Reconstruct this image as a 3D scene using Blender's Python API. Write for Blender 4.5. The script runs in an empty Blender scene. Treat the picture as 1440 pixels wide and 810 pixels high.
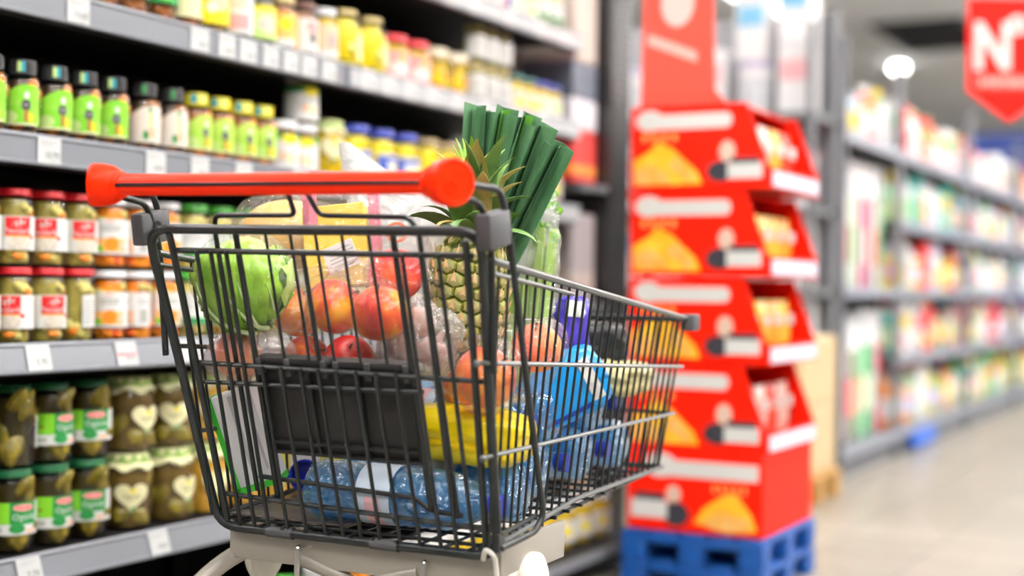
import bpy, bmesh, math, random
from mathutils import Vector, Matrix, Euler, noise
random.seed(7)
S = bpy.context.scene
COL = S.collection
PI = math.pi

# ------------------------------------------------------------------ camera, world, exposure
cam_data = bpy.data.cameras.new('camera'); cam = bpy.data.objects.new('camera', cam_data); COL.objects.link(cam)
TH = math.atan2(1070, 2000); RO = math.radians(.75)
fwd = Vector((-math.sin(TH), math.cos(TH), 0)); rt0 = Vector((math.cos(TH), math.sin(TH), 0)); zz = Vector((0, 0, 1))
rt = rt0*math.cos(RO) + zz*math.sin(RO); upv = -rt0*math.sin(RO) + zz*math.cos(RO)
mw = Matrix((rt, upv, -fwd)).transposed().to_4x4(); mw.translation = (0, 0, .85)
cam.matrix_world = mw
cam_data.sensor_width = 36; cam_data.lens = 50; cam_data.clip_start = .05; cam_data.clip_end = 200
cam_data.dof.use_dof = True; cam_data.dof.focus_distance = 2.11; cam_data.dof.aperture_fstop = 1.5
S.camera = cam
S.view_settings.view_transform = 'Standard'; S.view_settings.look = 'None'
S.view_settings.exposure = -0.30; S.view_settings.gamma = 1; S.view_settings.use_curve_mapping = False
w = bpy.data.worlds.new('world'); S.world = w; w.use_nodes = True
w.node_tree.nodes['Background'].inputs[0].default_value = (1, .98, .96, 1)
w.node_tree.nodes['Background'].inputs[1].default_value = .34
CEIL = 3.9
LIGHT_W = 62; CEIL_FILL_W = 210

# ------------------------------------------------------------------ materials
MATS = {}
def mat(name, col, rough=.5, metal=0, coat=0, emit=0, spec=.28, var=0, vscale=20, bump=0, bscale=60, sss=0, stretch=None, alpha=None):
    if name in MATS: return MATS[name]
    m = bpy.data.materials.new(name); m.use_nodes = True; nt = m.node_tree; N = nt.nodes; L = nt.links
    b = N['Principled BSDF']; b.inputs['Base Color'].default_value = (*col, 1); b.inputs['Roughness'].default_value = rough
    b.inputs['Metallic'].default_value = metal; b.inputs['Coat Weight'].default_value = coat; b.inputs['Coat Roughness'].default_value = .08
    b.inputs['Specular IOR Level'].default_value = spec
    if emit: b.inputs['Emission Color'].default_value = (*col, 1); b.inputs['Emission Strength'].default_value = emit
    if sss: b.inputs['Subsurface Weight'].default_value = sss; b.inputs['Subsurface Radius'].default_value = (.01, .008, .004)
    if var or bump:
        tc = N.new('ShaderNodeTexCoord'); mp = N.new('ShaderNodeMapping'); L.new(tc.outputs['Object'], mp.inputs[0])
        if stretch: mp.inputs['Scale'].default_value = stretch
    if var:
        n = N.new('ShaderNodeTexNoise'); n.inputs['Scale'].default_value = vscale; n.inputs['Detail'].default_value = 4
        L.new(mp.outputs[0], n.inputs[0])
        r = N.new('ShaderNodeValToRGB'); L.new(n.outputs['Fac'], r.inputs[0])
        r.color_ramp.elements[0].position = .3; r.color_ramp.elements[1].position = .7
        if isinstance(var, tuple): c0, c1 = col, var
        else: c0 = tuple(c*(1-var) for c in col); c1 = tuple(min(1, c*(1+var)) for c in col)
        r.color_ramp.elements[0].color = (*c0, 1); r.color_ramp.elements[1].color = (*c1, 1)
        L.new(r.outputs[0], b.inputs['Base Color'])
    if bump:
        n2 = N.new('ShaderNodeTexNoise'); n2.inputs['Scale'].default_value = bscale; n2.inputs['Detail'].default_value = 3
        L.new(mp.outputs[0], n2.inputs[0]); bp = N.new('ShaderNodeBump'); bp.inputs['Strength'].default_value = bump; bp.inputs['Distance'].default_value = .004
        L.new(n2.outputs['Fac'], bp.inputs['Height']); L.new(bp.outputs[0], b.inputs['Normal'])
    MATS[name] = m; return m

def film(name, tint=(1, 1, 1), base=.08, edge=.5, milk=.1, rough=.12, bump=.35, bscale=35, gloss=.8, dcol=None):
    """thin clear film or glass: see-through facing the viewer's normal, shinier at grazing angles"""
    if name in MATS: return MATS[name]
    m = bpy.data.materials.new(name); m.use_nodes = True; nt = m.node_tree; N = nt.nodes; L = nt.links
    N.remove(N['Principled BSDF']); out = N['Material Output']
    tr = N.new('ShaderNodeBsdfTransparent'); tr.inputs[0].default_value = (*tint, 1)
    gl = N.new('ShaderNodeBsdfGlossy'); gl.inputs[0].default_value = (gloss, gloss, gloss, 1); gl.inputs['Roughness'].default_value = rough
    df = N.new('ShaderNodeBsdfDiffuse'); df.inputs[0].default_value = (*(dcol or [min(1, .25+.75*t) for t in tint]), 1)
    tl = N.new('ShaderNodeBsdfTranslucent'); tl.inputs[0].default_value = df.inputs[0].default_value
    lw = N.new('ShaderNodeLayerWeight'); lw.inputs['Blend'].default_value = .25
    mr = N.new('ShaderNodeMapRange'); mr.inputs['To Min'].default_value = base; mr.inputs['To Max'].default_value = edge
    L.new(lw.outputs['Facing'], mr.inputs['Value'])
    ad = N.new('ShaderNodeMixShader'); ad.inputs[0].default_value = .5; L.new(df.outputs[0], ad.inputs[1]); L.new(tl.outputs[0], ad.inputs[2])
    m1 = N.new('ShaderNodeMixShader'); m1.inputs[0].default_value = milk; L.new(tr.outputs[0], m1.inputs[1]); L.new(ad.outputs[0], m1.inputs[2])
    m2 = N.new('ShaderNodeMixShader'); L.new(mr.outputs[0], m2.inputs[0]); L.new(m1.outputs[0], m2.inputs[1]); L.new(gl.outputs[0], m2.inputs[2])
    if bump:
        tc = N.new('ShaderNodeTexCoord'); n = N.new('ShaderNodeTexNoise'); n.inputs['Scale'].default_value = bscale; n.inputs['Detail'].default_value = 3; n.inputs['Distortion'].default_value = 1.2
        L.new(tc.outputs['Object'], n.inputs[0]); bp = N.new('ShaderNodeBump'); bp.inputs['Strength'].default_value = bump; bp.inputs['Distance'].default_value = .02
        L.new(n.outputs['Fac'], bp.inputs['Height']); L.new(bp.outputs[0], gl.inputs['Normal']); L.new(bp.outputs[0], df.inputs['Normal'])
    L.new(m2.outputs[0], out.inputs[0]); MATS[name] = m; return m

# ------------------------------------------------------------------ geometry
class G:
    def __init__(s): s.v = []; s.f = []; s.mi = []
    def add(s, vs, fs, mi=0, M=None):
        o = len(s.v); s.v += [tuple(M @ Vector(p)) if M else tuple(p) for p in vs]
        s.f += [tuple(i+o for i in f) for f in fs]; s.mi += [mi]*len(fs); return s
    def box(s, c, d, mi=0, M=None):
        x, y, z = c; a, b, e = d[0]/2, d[1]/2, d[2]/2
        vs = [(x+i*a, y+j*b, z+k*e) for i in (-1, 1) for j in (-1, 1) for k in (-1, 1)]
        return s.add(vs, [(0, 1, 3, 2), (4, 6, 7, 5), (0, 4, 5, 1), (2, 3, 7, 6), (0, 2, 6, 4), (1, 5, 7, 3)], mi, M)
    def rbox(s, c, d, r=.003, mi=0, M=None, seg=2):
        bm = bmesh.new(); bmesh.ops.create_cube(bm, size=1)
        for v in bm.verts: v.co = Vector((v.co.x*d[0], v.co.y*d[1], v.co.z*d[2]))
        bmesh.ops.bevel(bm, geom=bm.edges[:], offset=r, segments=seg, affect='EDGES', profile=.5)
        bm.verts.index_update(); vs = [v.co+Vector(c) for v in bm.verts]; fs = [[v.index for v in f.verts] for f in bm.faces]; bm.free()
        return s.add(vs, fs, mi, M)
    def tube(s, path, r, n=8, mi=0, closed=False, cap=True, M=None):
        P = [Vector(p) for p in path]; k = len(P); vs = []; fs = []
        rs = r if isinstance(r, (list, tuple)) else [r]*k
        prev = None
        for i in range(k):
            if closed: t = P[(i+1) % k]-P[i-1]
            else: t = P[min(i+1, k-1)]-P[max(i-1, 0)]
            t.normalize()
            if prev is None:
                a = Vector((0, 0, 1)) if abs(t.z) < .9 else Vector((1, 0, 0)); u = t.cross(a).normalized()
            else: u = (prev-t*prev.dot(t)).normalized()
            prev = u; w_ = t.cross(u)
            for j in range(n):
                an = 2*PI*j/n; vs.append(P[i]+(u*math.cos(an)+w_*math.sin(an))*rs[i])
        for i in range(k if closed else k-1):
            for j in range(n):
                a = i*n+j; b = i*n+(j+1) % n; c = ((i+1) % k)*n+(j+1) % n; d = ((i+1) % k)*n+j
                fs.append((a, b, c, d))
        if cap and not closed: fs.append(tuple(range(n-1, -1, -1))); fs.append(tuple(range((k-1)*n, k*n)))
        return s.add(vs, fs, mi, M)
    def lathe(s, prof, n=24, mi=0, M=None, sx=1, sy=1, mis=None):
        vs = []; fs = []; k = len(prof); m_ = []
        for r, z in prof:
            for j in range(n):
                a = 2*PI*j/n; vs.append((max(r, 1e-5)*math.cos(a)*sx, max(r, 1e-5)*math.sin(a)*sy, z))
        for i in range(k-1):
            for j in range(n):
                fs.append((i*n+j, i*n+(j+1) % n, (i+1)*n+(j+1) % n, (i+1)*n+j)); m_.append(mis[i] if mis else mi)
        st = len(s.mi); s.add(vs, fs, mi, M); s.mi[st:] = m_; return s
    def ell(s, c, rad, mi=0, M=None, n=12, k=8, rot=None, fn=None):
        R = rot.to_matrix() if rot else Matrix.Identity(3); vs = []; fs = []
        for i in range(k+1):
            p = PI*i/k
            for j in range(n):
                a = 2*PI*j/n; d = Vector((math.sin(p)*math.cos(a), math.sin(p)*math.sin(a), math.cos(p)))
                q = fn(d) if fn else 1
                vs.append(Vector(c)+R @ Vector((d.x*rad[0]*q, d.y*rad[1]*q, d.z*rad[2]*q)))
        for i in range(k):
            for j in range(n): fs.append((i*n+j, (i+1)*n+j, (i+1)*n+(j+1) % n, i*n+(j+1) % n))
        return s.add(vs, fs, mi, M)
    def prism(s, poly, t, mi=0, M=None):           # poly in local XZ, thickness t along +Y
        k = len(poly); vs = [(p[0], 0, p[1]) for p in poly]+[(p[0], t, p[1]) for p in poly]
        fs = [tuple(range(k)), tuple(range(2*k-1, k-1, -1))]+[(i, i+k, (i+1) % k+k, (i+1) % k) for i in range(k)]
        return s.add(vs, fs, mi, M)
    def wrect(s, r, a0, a1, z0, z1, mi=0, zf=None, n=None):      # rectangle wrapped on a cylinder; zf(u) top height
        n = n or max(2, int(abs(a1-a0)/.18)); vs = []; fs = []
        for i in range(n+1):
            u = i/n; a = a0+(a1-a0)*u
            for zz_ in (z0, zf(u) if zf else z1): vs.append((r*math.cos(a), r*math.sin(a), zz_))
        for i in range(n): fs.append((2*i, 2*i+2, 2*i+3, 2*i+1))
        return s.add(vs, fs, mi)
    def wpoly(s, r, pts, a, z, mi=0, rings=3):     # star-shaped outline (s, z) wrapped on a cylinder about angle a, height z
        k = len(pts); vs = [(r*math.cos(a), r*math.sin(a), z)]; fs = []
        for q in range(1, rings+1):
            for (x, y) in pts:
                f = q/rings; an = a+x*f/r; vs.append((r*math.cos(an), r*math.sin(an), z+y*f))
        for j in range(k): fs.append((0, 1+j, 1+(j+1) % k))
        for q in range(rings-1):
            for j in range(k):
                fs.append((1+q*k+j, 1+(q+1)*k+j, 1+(q+1)*k+(j+1) % k, 1+q*k+(j+1) % k))
        return s.add(vs, fs, mi)
    def mesh(s, name, mats, smooth=True, angle=.7):
        me = bpy.data.meshes.new(name); me.from_pydata(s.v, [], s.f)
        for m in (mats if isinstance(mats, (list, tuple)) else [mats]): me.materials.append(m)
        if len(me.materials) > 1: me.polygons.foreach_set('material_index', s.mi)
        bm = bmesh.new(); bm.from_mesh(me); bmesh.ops.recalc_face_normals(bm, faces=bm.faces); bm.to_mesh(me); bm.free()
        if smooth: me.shade_smooth(); me.set_sharp_from_angle(angle=angle)
        me.update(); return me
    def build(s, name, mats, parent=None, smooth=True, angle=.7, kind=None):
        return obj(name, s.mesh(name, mats, smooth, angle), parent, kind)

def obj(name, me, parent=None, kind=None):
    o = bpy.data.objects.new(name, me); COL.objects.link(o)
    if parent: o.parent = parent
    if kind: o['kind'] = kind
    return o
def tag(o, label, cat, group=None):
    o['label'] = label; o['category'] = cat
    if group: o['group'] = group
    return o
def thing(name, label, cat, loc=(0, 0, 0), rot=(0, 0, 0), group=None):
    o = bpy.data.objects.new(name, None); COL.objects.link(o); o.location = loc; o.rotation_euler = rot; o.empty_display_size = .05
    return tag(o, label, cat, group)
def structure(o): o['kind'] = 'structure'; return o
def ordn(i):
    W = ['first', 'second', 'third', 'fourth', 'fifth', 'sixth', 'seventh', 'eighth', 'ninth', 'tenth', 'eleventh', 'twelfth', 'thirteenth', 'fourteenth', 'fifteenth', 'sixteenth', 'seventeenth', 'eighteenth', 'nineteenth', 'twentieth']
    if i < 20: return W[i]
    n = i+1; return str(n)+('th' if 10 < n % 100 < 14 else {1: 'st', 2: 'nd', 3: 'rd'}.get(n % 10, 'th'))
_tx = {}
def text_geo(s, size):
    """flat triangles of a word in the built-in face, centred, in the XZ plane"""
    if (s, size) in _tx: return _tx[(s, size)]
    cu = bpy.data.curves.new('t', 'FONT'); cu.body = s; cu.size = size; cu.align_x = 'CENTER'; cu.align_y = 'CENTER'; cu.resolution_u = 2
    o = bpy.data.objects.new('t', cu); COL.objects.link(o); dg = bpy.context.evaluated_depsgraph_get()
    me = o.evaluated_get(dg).to_mesh(); vs = [(v.co.x, v.co.y) for v in me.vertices]; fs = [tuple(p.vertices) for p in me.polygons]
    o.evaluated_get(dg).to_mesh_clear(); bpy.data.objects.remove(o); bpy.data.curves.remove(cu)
    _tx[(s, size)] = (vs, fs); return vs, fs
def wrap_text(g, s, size, r, a, z, mi=0, bold=1):
    vs, fs = text_geo(s, size); g.add([(r*math.cos(a+x/r), r*math.sin(a+x/r), z+y) for x, y in vs], fs, mi)
def circ(rx, ry=None, n=18): return [(rx*math.cos(2*PI*i/n), (ry or rx)*math.sin(2*PI*i/n)) for i in range(n)]
def arc_path(pts, r=.02, n=5):
    """polyline with rounded corners"""
    P = [Vector(p) for p in pts]; out = [P[0]]
    for i in range(1, len(P)-1):
        a, b, c = P[i-1], P[i], P[i+1]; d1 = (a-b); d2 = (c-b); q = min(r, d1.length*.45, d2.length*.45)
        s_ = b+d1.normalized()*q; e = b+d2.normalized()*q
        for k in range(n+1):
            t = k/n; out.append(s_*(1-t)**2+b*2*t*(1-t)+e*t*t)
    out.append(P[-1]); return out

# base colours
WHITE = mat('white_print', (.72, .72, .71), .5, spec=.2); BLACK = mat('black_plastic', (.012, .012, .013), .4)
RAIL = mat('grey_rail', (.19, .20, .225), .32); SHELFBLK = mat('black_shelf', (.006, .006, .007), .6)
TAGW = mat('tag_paper', (.56, .57, .575), .6, spec=.15); INK = mat('ink_dark', (.05, .05, .05), .6); INKRED = mat('ink_red', (.75, .03, .04), .5)
GLASS = film('jar_glass', (.98, .985, .98), .012, .24, .0, .05, 0)

# ------------------------------------------------------------------ the hall: floor, ceiling, walls
def tile_floor_mat():
    m = mat('floor_base', (.12, .11, .095), .5); nt = m.node_tree; N = nt.nodes; L = nt.links; b = N['Principled BSDF']
    tc = N.new('ShaderNodeTexCoord'); br = N.new('ShaderNodeTexBrick'); br.offset = 0; br.inputs['Scale'].default_value = 1
    br.inputs['Brick Width'].default_value = .33; br.inputs['Row Height'].default_value = .33; br.inputs['Mortar Size'].default_value = .003
    br.inputs['Color1'].default_value = (.28, .26, .22, 1); br.inputs['Color2'].default_value = (.26, .24, .205, 1); br.inputs['Mortar'].default_value = (.12, .11, .095, 1)
    L.new(tc.outputs['Object'], br.inputs[0]); L.new(br.outputs[0], b.inputs['Base Color']); return m
g = G(); g.box((-1, 11, -.0545), (20, 34, .1)); fl = structure(g.build('floor', tile_floor_mat(), smooth=False))
TILES = [mat('floor_tile_%d' % i, c, .3, var=.06, vscale=9) for i, c in enumerate([(.30, .275, .235), (.275, .255, .215), (.315, .29, .245)])]
tms = []
for m in TILES:
    g = G(); g.rbox((0, 0, -.002), (.323, .323, .006), .0012, seg=1); tms.append(g.mesh('floor_tile', m))
for i in range(6):
    for j in range(31):
        o = obj('floor_tile', random.choice(tms), fl); o.location = (-1.98+.165+.33*i+.0, 2.97+.165+.33*j, 0)
g = G(); g.box((-1, 11, CEIL+.05), (20, 34, .1)); structure(g.build('ceiling', mat('ceiling_paint', (.80, .80, .81), .8, var=.04, vscale=.6), smooth=False))
g = G(); g.box((-1, 27.5, 2), (20, .1, 4)); structure(g.build('wall_far', mat('far_wall_paint', (.55, .57, .62), .8), smooth=False))
g = G(); g.box((-10.5, 11, 2), (.1, 34, 4)); structure(g.build('wall_left', mat('side_wall_paint', (.5, .5, .5), .8), smooth=False))
g = G(); g.box((-1.75, 14.6, 1.2), (1.9, .5, 2.4)); g.box((-1.75, 14.34, 2.15), (1.9, .03, .4))
tag(g.build('promotion_wall', mat('navy_panel', (.012, .03, .16), .5), smooth=False), 'dark navy panel closing the far end of the aisle', 'panel')
# ceiling air grille
vent = thing('ceiling_vent', 'black rectangular air grille in the pale ceiling beside the red sign', 'vent', (-3.55, 17.05, CEIL))
g = G()
for a in (-1, 1): g.box((a*.48, 0, -.02), (.06, 1.9, .05)); g.box((0, a*.93, -.02), (1.0, .06, .05))
g.build('frame', BLACK, vent, False); g = G(); g.box((0, 0, -.005), (.94, 1.84, .02)); g.build('backing', SHELFBLK, vent, False)
sl = G(); sl.box((0, 0, 0), (.92, .015, .04), M=Matrix.Rotation(.6, 4, 'X')); sm = sl.mesh('slat', mat('dark_slat', (.03, .03, .033), .5), False)
for i in range(14): o = obj('slat', sm, vent); o.location = (0, -.82+i*.126, -.03)
# ceiling lamps (each with its own light and an added upward fill)
LG = G(); LG.box((0, 0, .02), (.26, 1.56, .06)); lamp_h = LG.mesh('housing', mat('lamp_housing', (.8, .8, .8), .5), False)
LD = G(); LD.rbox((0, 0, -.02), (.2, 1.5, .03), .01); lamp_d = LD.mesh('diffuser', mat('lamp_diffuser', (1, .98, .94), .5, emit=9))
lcols = [(-.2, 'over the aisle'), (-4.7, 'over the next aisle'), (2.6, 'over the hall side')]
for cx, where in lcols:
    for k, cy in enumerate([-1.2, 1.4, 4.0, 6.6, 9.2, 12.3] if cx == -4.7 else [-1.2, 1.4, 4.0, 6.6, 9.2, 11.8, 14.4, 17.0, 19.6, 22.2, 24.8]):  # far end of the long rows is unseen, added to brighten the ceiling
        lx = -4.1 if cx == -4.7 else cx
        t = thing('ceiling_light', 'white strip light %s, %s from the front' % (where, ordn(k)), 'light', (lx, cy, CEIL-.45), group='ceiling strip lights')
        obj('housing', lamp_h, t); obj('diffuser', lamp_d, t)
        ld = bpy.data.lights.new('strip_lamp', 'AREA'); ld.shape = 'RECTANGLE'; ld.size = .22; ld.size_y = 1.5; ld.energy = LIGHT_W*(1.9 if cx > 2 else .85); ld.color = (1, .97, .93)
        lo = bpy.data.objects.new('strip_lamp', ld); COL.objects.link(lo); lo.parent = t; lo.location = (0, 0, -.05)
        lu = bpy.data.lights.new('up_lamp', 'AREA'); lu.shape = 'RECTANGLE'; lu.size = .2; lu.size_y = 1.5; lu.energy = CEIL_FILL_W; lu.color = (1, .97, .93)  # added fill aimed upward, only there to brighten the ceiling
        lv = bpy.data.objects.new('up_lamp', lu); COL.objects.link(lv); lv.parent = t; lv.location = (0, 0, .08); lv.rotation_euler = (PI, 0, 0)
        for sy in (-.6, .6):
            g = G(); g.tube([(0, sy, .05), (0, sy, .45)], .003, 6); g.build('suspension_rod', mat('steel_wire', (.5, .5, .5), .3, 1), t)

rl_ = thing('ceiling_spot', 'small round bright ceiling lamp above the far shelving', 'light', (-4.38, 18.9, CEIL))
g = G(); g.lathe([(0, 0), (.12, 0), (.12, -.04), (.10, -.05)], 24); g.build('ring', mat('lamp_housing', (.8, .8, .8)), rl_)
g = G(); g.ell((0, 0, -.08), (.10, .10, .07), n=24, k=14); g.build('diffuser', mat('spot_diffuser', (1, 1, .98), .5, emit=25), rl_)
# ------------------------------------------------------------------ left shelving: bays, shelves, price rails
XF = -2.0
SHELF = {'top': 1.672, 'first': 1.386, 'second': 1.115, 'third': .732, 'fourth': .345, 'base': .09}
RT = {'top': 0, 'first': .0, 'second': .0, 'third': .26, 'fourth': .3, 'base': .1}
TAGS = {'top': [3.35, 3.482, 3.694, 3.887, 4.067], 'first': [1.978, 2.323, 2.41, 2.482, 2.563, 2.637, 2.707, 2.787, 2.953, 3.05, 3.152, 3.259, 3.391, 3.551, 3.724, 3.91],
        'second': [1.91, 2.194, 2.328, 2.473, 2.68, 3.0, 3.3, 3.6, 3.95], 'third': [1.886, 2.112, 2.296, 2.6, 3.1, 3.5, 3.9], 'fourth': [1.87, 2.211, 2.7, 3.2, 3.7, 4.0], 'base': [2.5, 3.2, 3.9]}
PRICES = {('first', 0): '13.65', ('second', 0): '10.95', ('third', 0): '5.95', ('fourth', 0): '7.79'}
tagm = {}
def tag_mesh(red):
    if red not in tagm:
        g = G(); g.box((0, 0, 0), (.0016, .056, .047), 0)
        for i, (wd, zz_) in enumerate([(.042, .017), (.03, .012)]): g.box((.001, -.022+wd/2, zz_), (.0006, wd, .0022), 1)
        if red: g.box((.001, 0, -.001), (.0006, .05, .007), 2)
        g.box((.001, .012, -.019), (.0006, .022, .0015), 1)
        tagm[red] = g.mesh('price_tag', [TAGW, mat('ink_grey', (.45, .45, .45), .6), mat('ink_pink', (.9, .25, .28), .5)], False)
    return tagm[red]
def bay(y0, y1, label, upright_at):
    t = thing('shelving_bay', label, 'shelving', (XF, y0, 0)); L = y1-y0
    g = G(); g.box((-.52, L/2, 1.06), (.02, L, 2.12)); g.build('back_panel', SHELFBLK, t, False)
    for yy in upright_at:
        g = G(); g.box((-.495, yy-y0, 1.06), (.03, .05, 2.12))
        for k in range(20): g.box((-.478, yy-y0, .15+k*.1), (.004, .012, .03))
        g.build('upright', SHELFBLK, t, False)
    g = G(); g.box((-.14, L/2, .03), (.72, L, .06)); g.build('plinth', SHELFBLK, t, False)
    for nm, z in SHELF.items():
        if nm == 'base':
            g = G(); g.box((-.115, L/2, z-.011), (.79, L-.004, .022)); s_ = g.build('base_deck', SHELFBLK, t, False)
            g = G(); g.rbox((.285, L/2, z-.012), (.012, L-.004, .03), .003); g.build('price_rail', RAIL, s_, False); continue
        g = G(); g.box((-.262, L/2, z-.011), (.49, L-.004, .022)); g.box((-.02, L/2, z-.03), (.012, L-.004, .05))
        s_ = g.build('shelf', SHELFBLK, t, False)
        # price rail: a shallow C-shaped extrusion, tilted to face up on the low shelves
        a = RT[nm]; R = Matrix.Translation((.0, 0, z)) @ Matrix.Rotation(-a, 4, 'Y')
        prof = [(-.012, .004), (.004, .006), (.006, .0), (.003, -.003), (.003, -.044), (.006, -.047), (.005, -.051), (-.012, -.05)]
        g = G(); k = len(prof); vs = [(x, e, zz_) for e in (.003, L-.003) for x, zz_ in prof]
        g.add(vs, [tuple(range(k)), tuple(range(2*k-1, k-1, -1))]+[(i, (i+1) % k, (i+1) % k+k, i+k) for i in range(k)], 0, R)
        g.build('price_rail', RAIL, s_, False)
        if y0 > 2.5 and nm in ('first', 'second', 'top'):
            g = G(); g.box((.0042, L/2, -.0235), (.0012, L-.02, .040), M=R); g.build('rail_insert', mat('rail_paper', (.42, .44, .46), .5), s_, False)
        for i, ty in enumerate(TAGS[nm]):
            if not y0+.02 < ty < y1-.02: continue
            red = (nm == 'third' and i == 1)
            o = obj('price_tag', tag_mesh(red), t); o.matrix_local = Matrix.Translation((0, ty-y0, 0)) @ R @ Matrix.Translation((.0058, 0, -.0235))
            p = PRICES.get((nm, i)); g = G()
            if p: vs, fs = text_geo(p, .017); g.add([(.0014, x+.006, y-.008) for x, y in vs], fs)
            else: g.box((.0012, .008, -.008), (.0006, .026, .009))
            g.build('lettering', mat('ink_soft', (.12, .12, .13), .6) if p else mat('ink_faint', (.36, .36, .37), .6), o, False)
    return t
bay(1.533, 2.863, 'near shelving bay with black shelves and grey price rails behind the trolley', [1.56, 2.84])
bay(2.869, 4.195, 'far shelving bay next to the perforated black post', [2.89, 4.17])

# ------------------------------------------------------------------ jars
def jar_kind(r, h, lid, lid_r, lid_h, neck=.82, sh=.2, label=None, contents=None, doily=None, square=0):
    """returns a list of (part name, mesh, children) shared by all copies of this kind"""
    parts = []
    zt = h-lid_h; zs = zt*(1-sh)
    prof = [(0, .002), (r*.86, .001), (r*.97, .005), (r, .013), (r, zs*.97), (r*.985, zs+.35*(zt-zs)), ((1+neck)/2*r, zs+.7*(zt-zs)), (neck*r, zs+.9*(zt-zs)), (neck*r, zt+.004)]
    g = G(); g.lathe(prof, 28); parts.append(('glass', g.mesh('glass', GLASS), []))
    core, pieces, fill, rr = contents
    mats_ = [core]+[p[2] for p in pieces]; g = G(); ri = r*.93
    cp = [(0, .006), (ri*.9, .006), (ri*.93, .012), (ri*.93, zs*.97*fill), (ri*.8, (zs+.6*(zt-zs))*fill), (0, (zs+.62*(zt-zs))*fill)]
    if rr: cp = [(a*.86, b) for a, b in cp]
    g.lathe(cp, 18)
    rnd = random.Random(round(r*1e4)*31+round(h*1e4)*7+len(pieces)+sum(map(ord, core.name)))
    for mi, (cnt, rad, m, *z_) in enumerate(pieces, 1):
        z0, z1 = z_ if z_ else (.03, .95)
        for i in range(cnt):
            u = (i+.5)/cnt; an = i*2.399963+rnd.random()*.4; zz_ = .008+rad[2]*.6+(zs*.98-.012)*(z0+(z1-z0)*((i*.618+.13*rnd.random()) % 1))
            d = ri-max(rad[0], .004)*.98
            g.ell((d*math.cos(an), d*math.sin(an), zz_), rad, mi, n=8, k=5, rot=Euler((rnd.uniform(-.6, .6), rnd.uniform(-.6, .6), an)))
    parts.append(('contents', g.mesh('contents', mats_), [], 'stuff'))
    if doily:
        g = G(); n = 48; vs = []; fs = []
        rows = [(0, h+.002), (lid_r*.7, h+.004), (lid_r*.98, h+.001), (lid_r*1.04, h-lid_h*.6), (lid_r*1.02, h-lid_h*1.15), (lid_r*1.14, h-lid_h*1.5), (lid_r*1.2, h-lid_h*2.0)]
        for i, (a, b) in enumerate(rows):
            for j in range(n):
                q = 2*PI*j/n; amp = max(0, i-3)/3; k = 1+.045*amp*math.sin(q*12); dz = .005*amp*math.sin(q*6)
                vs.append((max(a, 1e-4)*k*math.cos(q), max(a, 1e-4)*k*math.sin(q), b+dz))
        mis = []
        for i in range(len(rows)-1):
            for j in range(n): fs.append((i*n+j, i*n+(j+1) % n, (i+1)*n+(j+1) % n, (i+1)*n+j)); mis.append(1 if i == 3 or (i == 2 and j % 4 < 2) else 0)
        g.add(vs, fs); g.mi = mis; parts.append(('cloth_cover', g.mesh('cloth_cover', doily), []))
    else:
        g = G(); lp = [(0, h), (lid_r*.86, h), (lid_r*.9, h-.0015), (lid_r*.97, h), (lid_r, h-.002), (lid_r, zt+.003), (lid_r*1.02, zt+.0015), (lid_r*1.01, zt), (neck*r*.99, zt)]
        g.lathe(lp, 28); lm = g.mesh('lid', lid if isinstance(lid, (list, tuple)) else lid)
        ch = []
        if isinstance(lid, (list, tuple)):
            g2 = G(); g2.wrect(lid_r*1.03, -PI, PI, zt+.004, h-.003, 0, n=24); g2.mi = [([0, 0, 0, 0, 1, 2, 0, 0] if lid[0] is l_black else [0, 0, 1, 1, 0, 2, 2, 0])[k % 8] for k in range(24)]
            ch.append(('lid_print', g2.mesh('lid_print', list(lid)), []))
        parts.append(('lid', lm, ch))
    if label:
        z0, z1, a0, a1, base, extra = label
        g = G(); ms = [base]; zf = extra.get('zf'); R0 = r+.0006
        g.wrect(R0, a0, a1, z0, z1, 0, (lambda u: z0+(z1-z0)*zf(u)) if zf else None, n=24)
        for (kind, m, *q) in extra.get('prints', []):
            if m not in ms: ms.append(m)
            mi = ms.index(m); rr_ = R0+.0004+.00015*mi
            if kind == 'rect': b0, b1, y0_, y1_ = q; g.wrect(rr_, b0, b1, z0+(z1-z0)*y0_, z0+(z1-z0)*y1_, mi)
            else: a, zc, rx, ry = q[:4]; pts = q[4] if len(q) > 4 else circ(1); g.wpoly(rr_, [(x*rx, y*ry) for x, y in pts], a, z0+(z1-z0)*zc, mi)
        ch = []
        if extra.get('text'):
            gt = G()
            for (s_, size, a, zc) in extra['text']: wrap_text(gt, s_, size, R0+.0016, a, z0+(z1-z0)*zc)
            ch.append(('lettering', gt.mesh('lettering', extra['ink'], False), []))
        parts.append(('label', g.mesh('label', ms, False), ch))
    return parts
def place(parts, name, label, cat, loc, rz, group, scale=1):
    t = thing(name, label, cat, loc, (0, 0, rz), group)
    if scale != 1: t.scale = (scale,)*3
    for p in parts:
        o = obj(p[0], p[1], t, p[3] if len(p) > 3 else None)
        for c in p[2]: obj(c[0], c[1], o)
    return t

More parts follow.
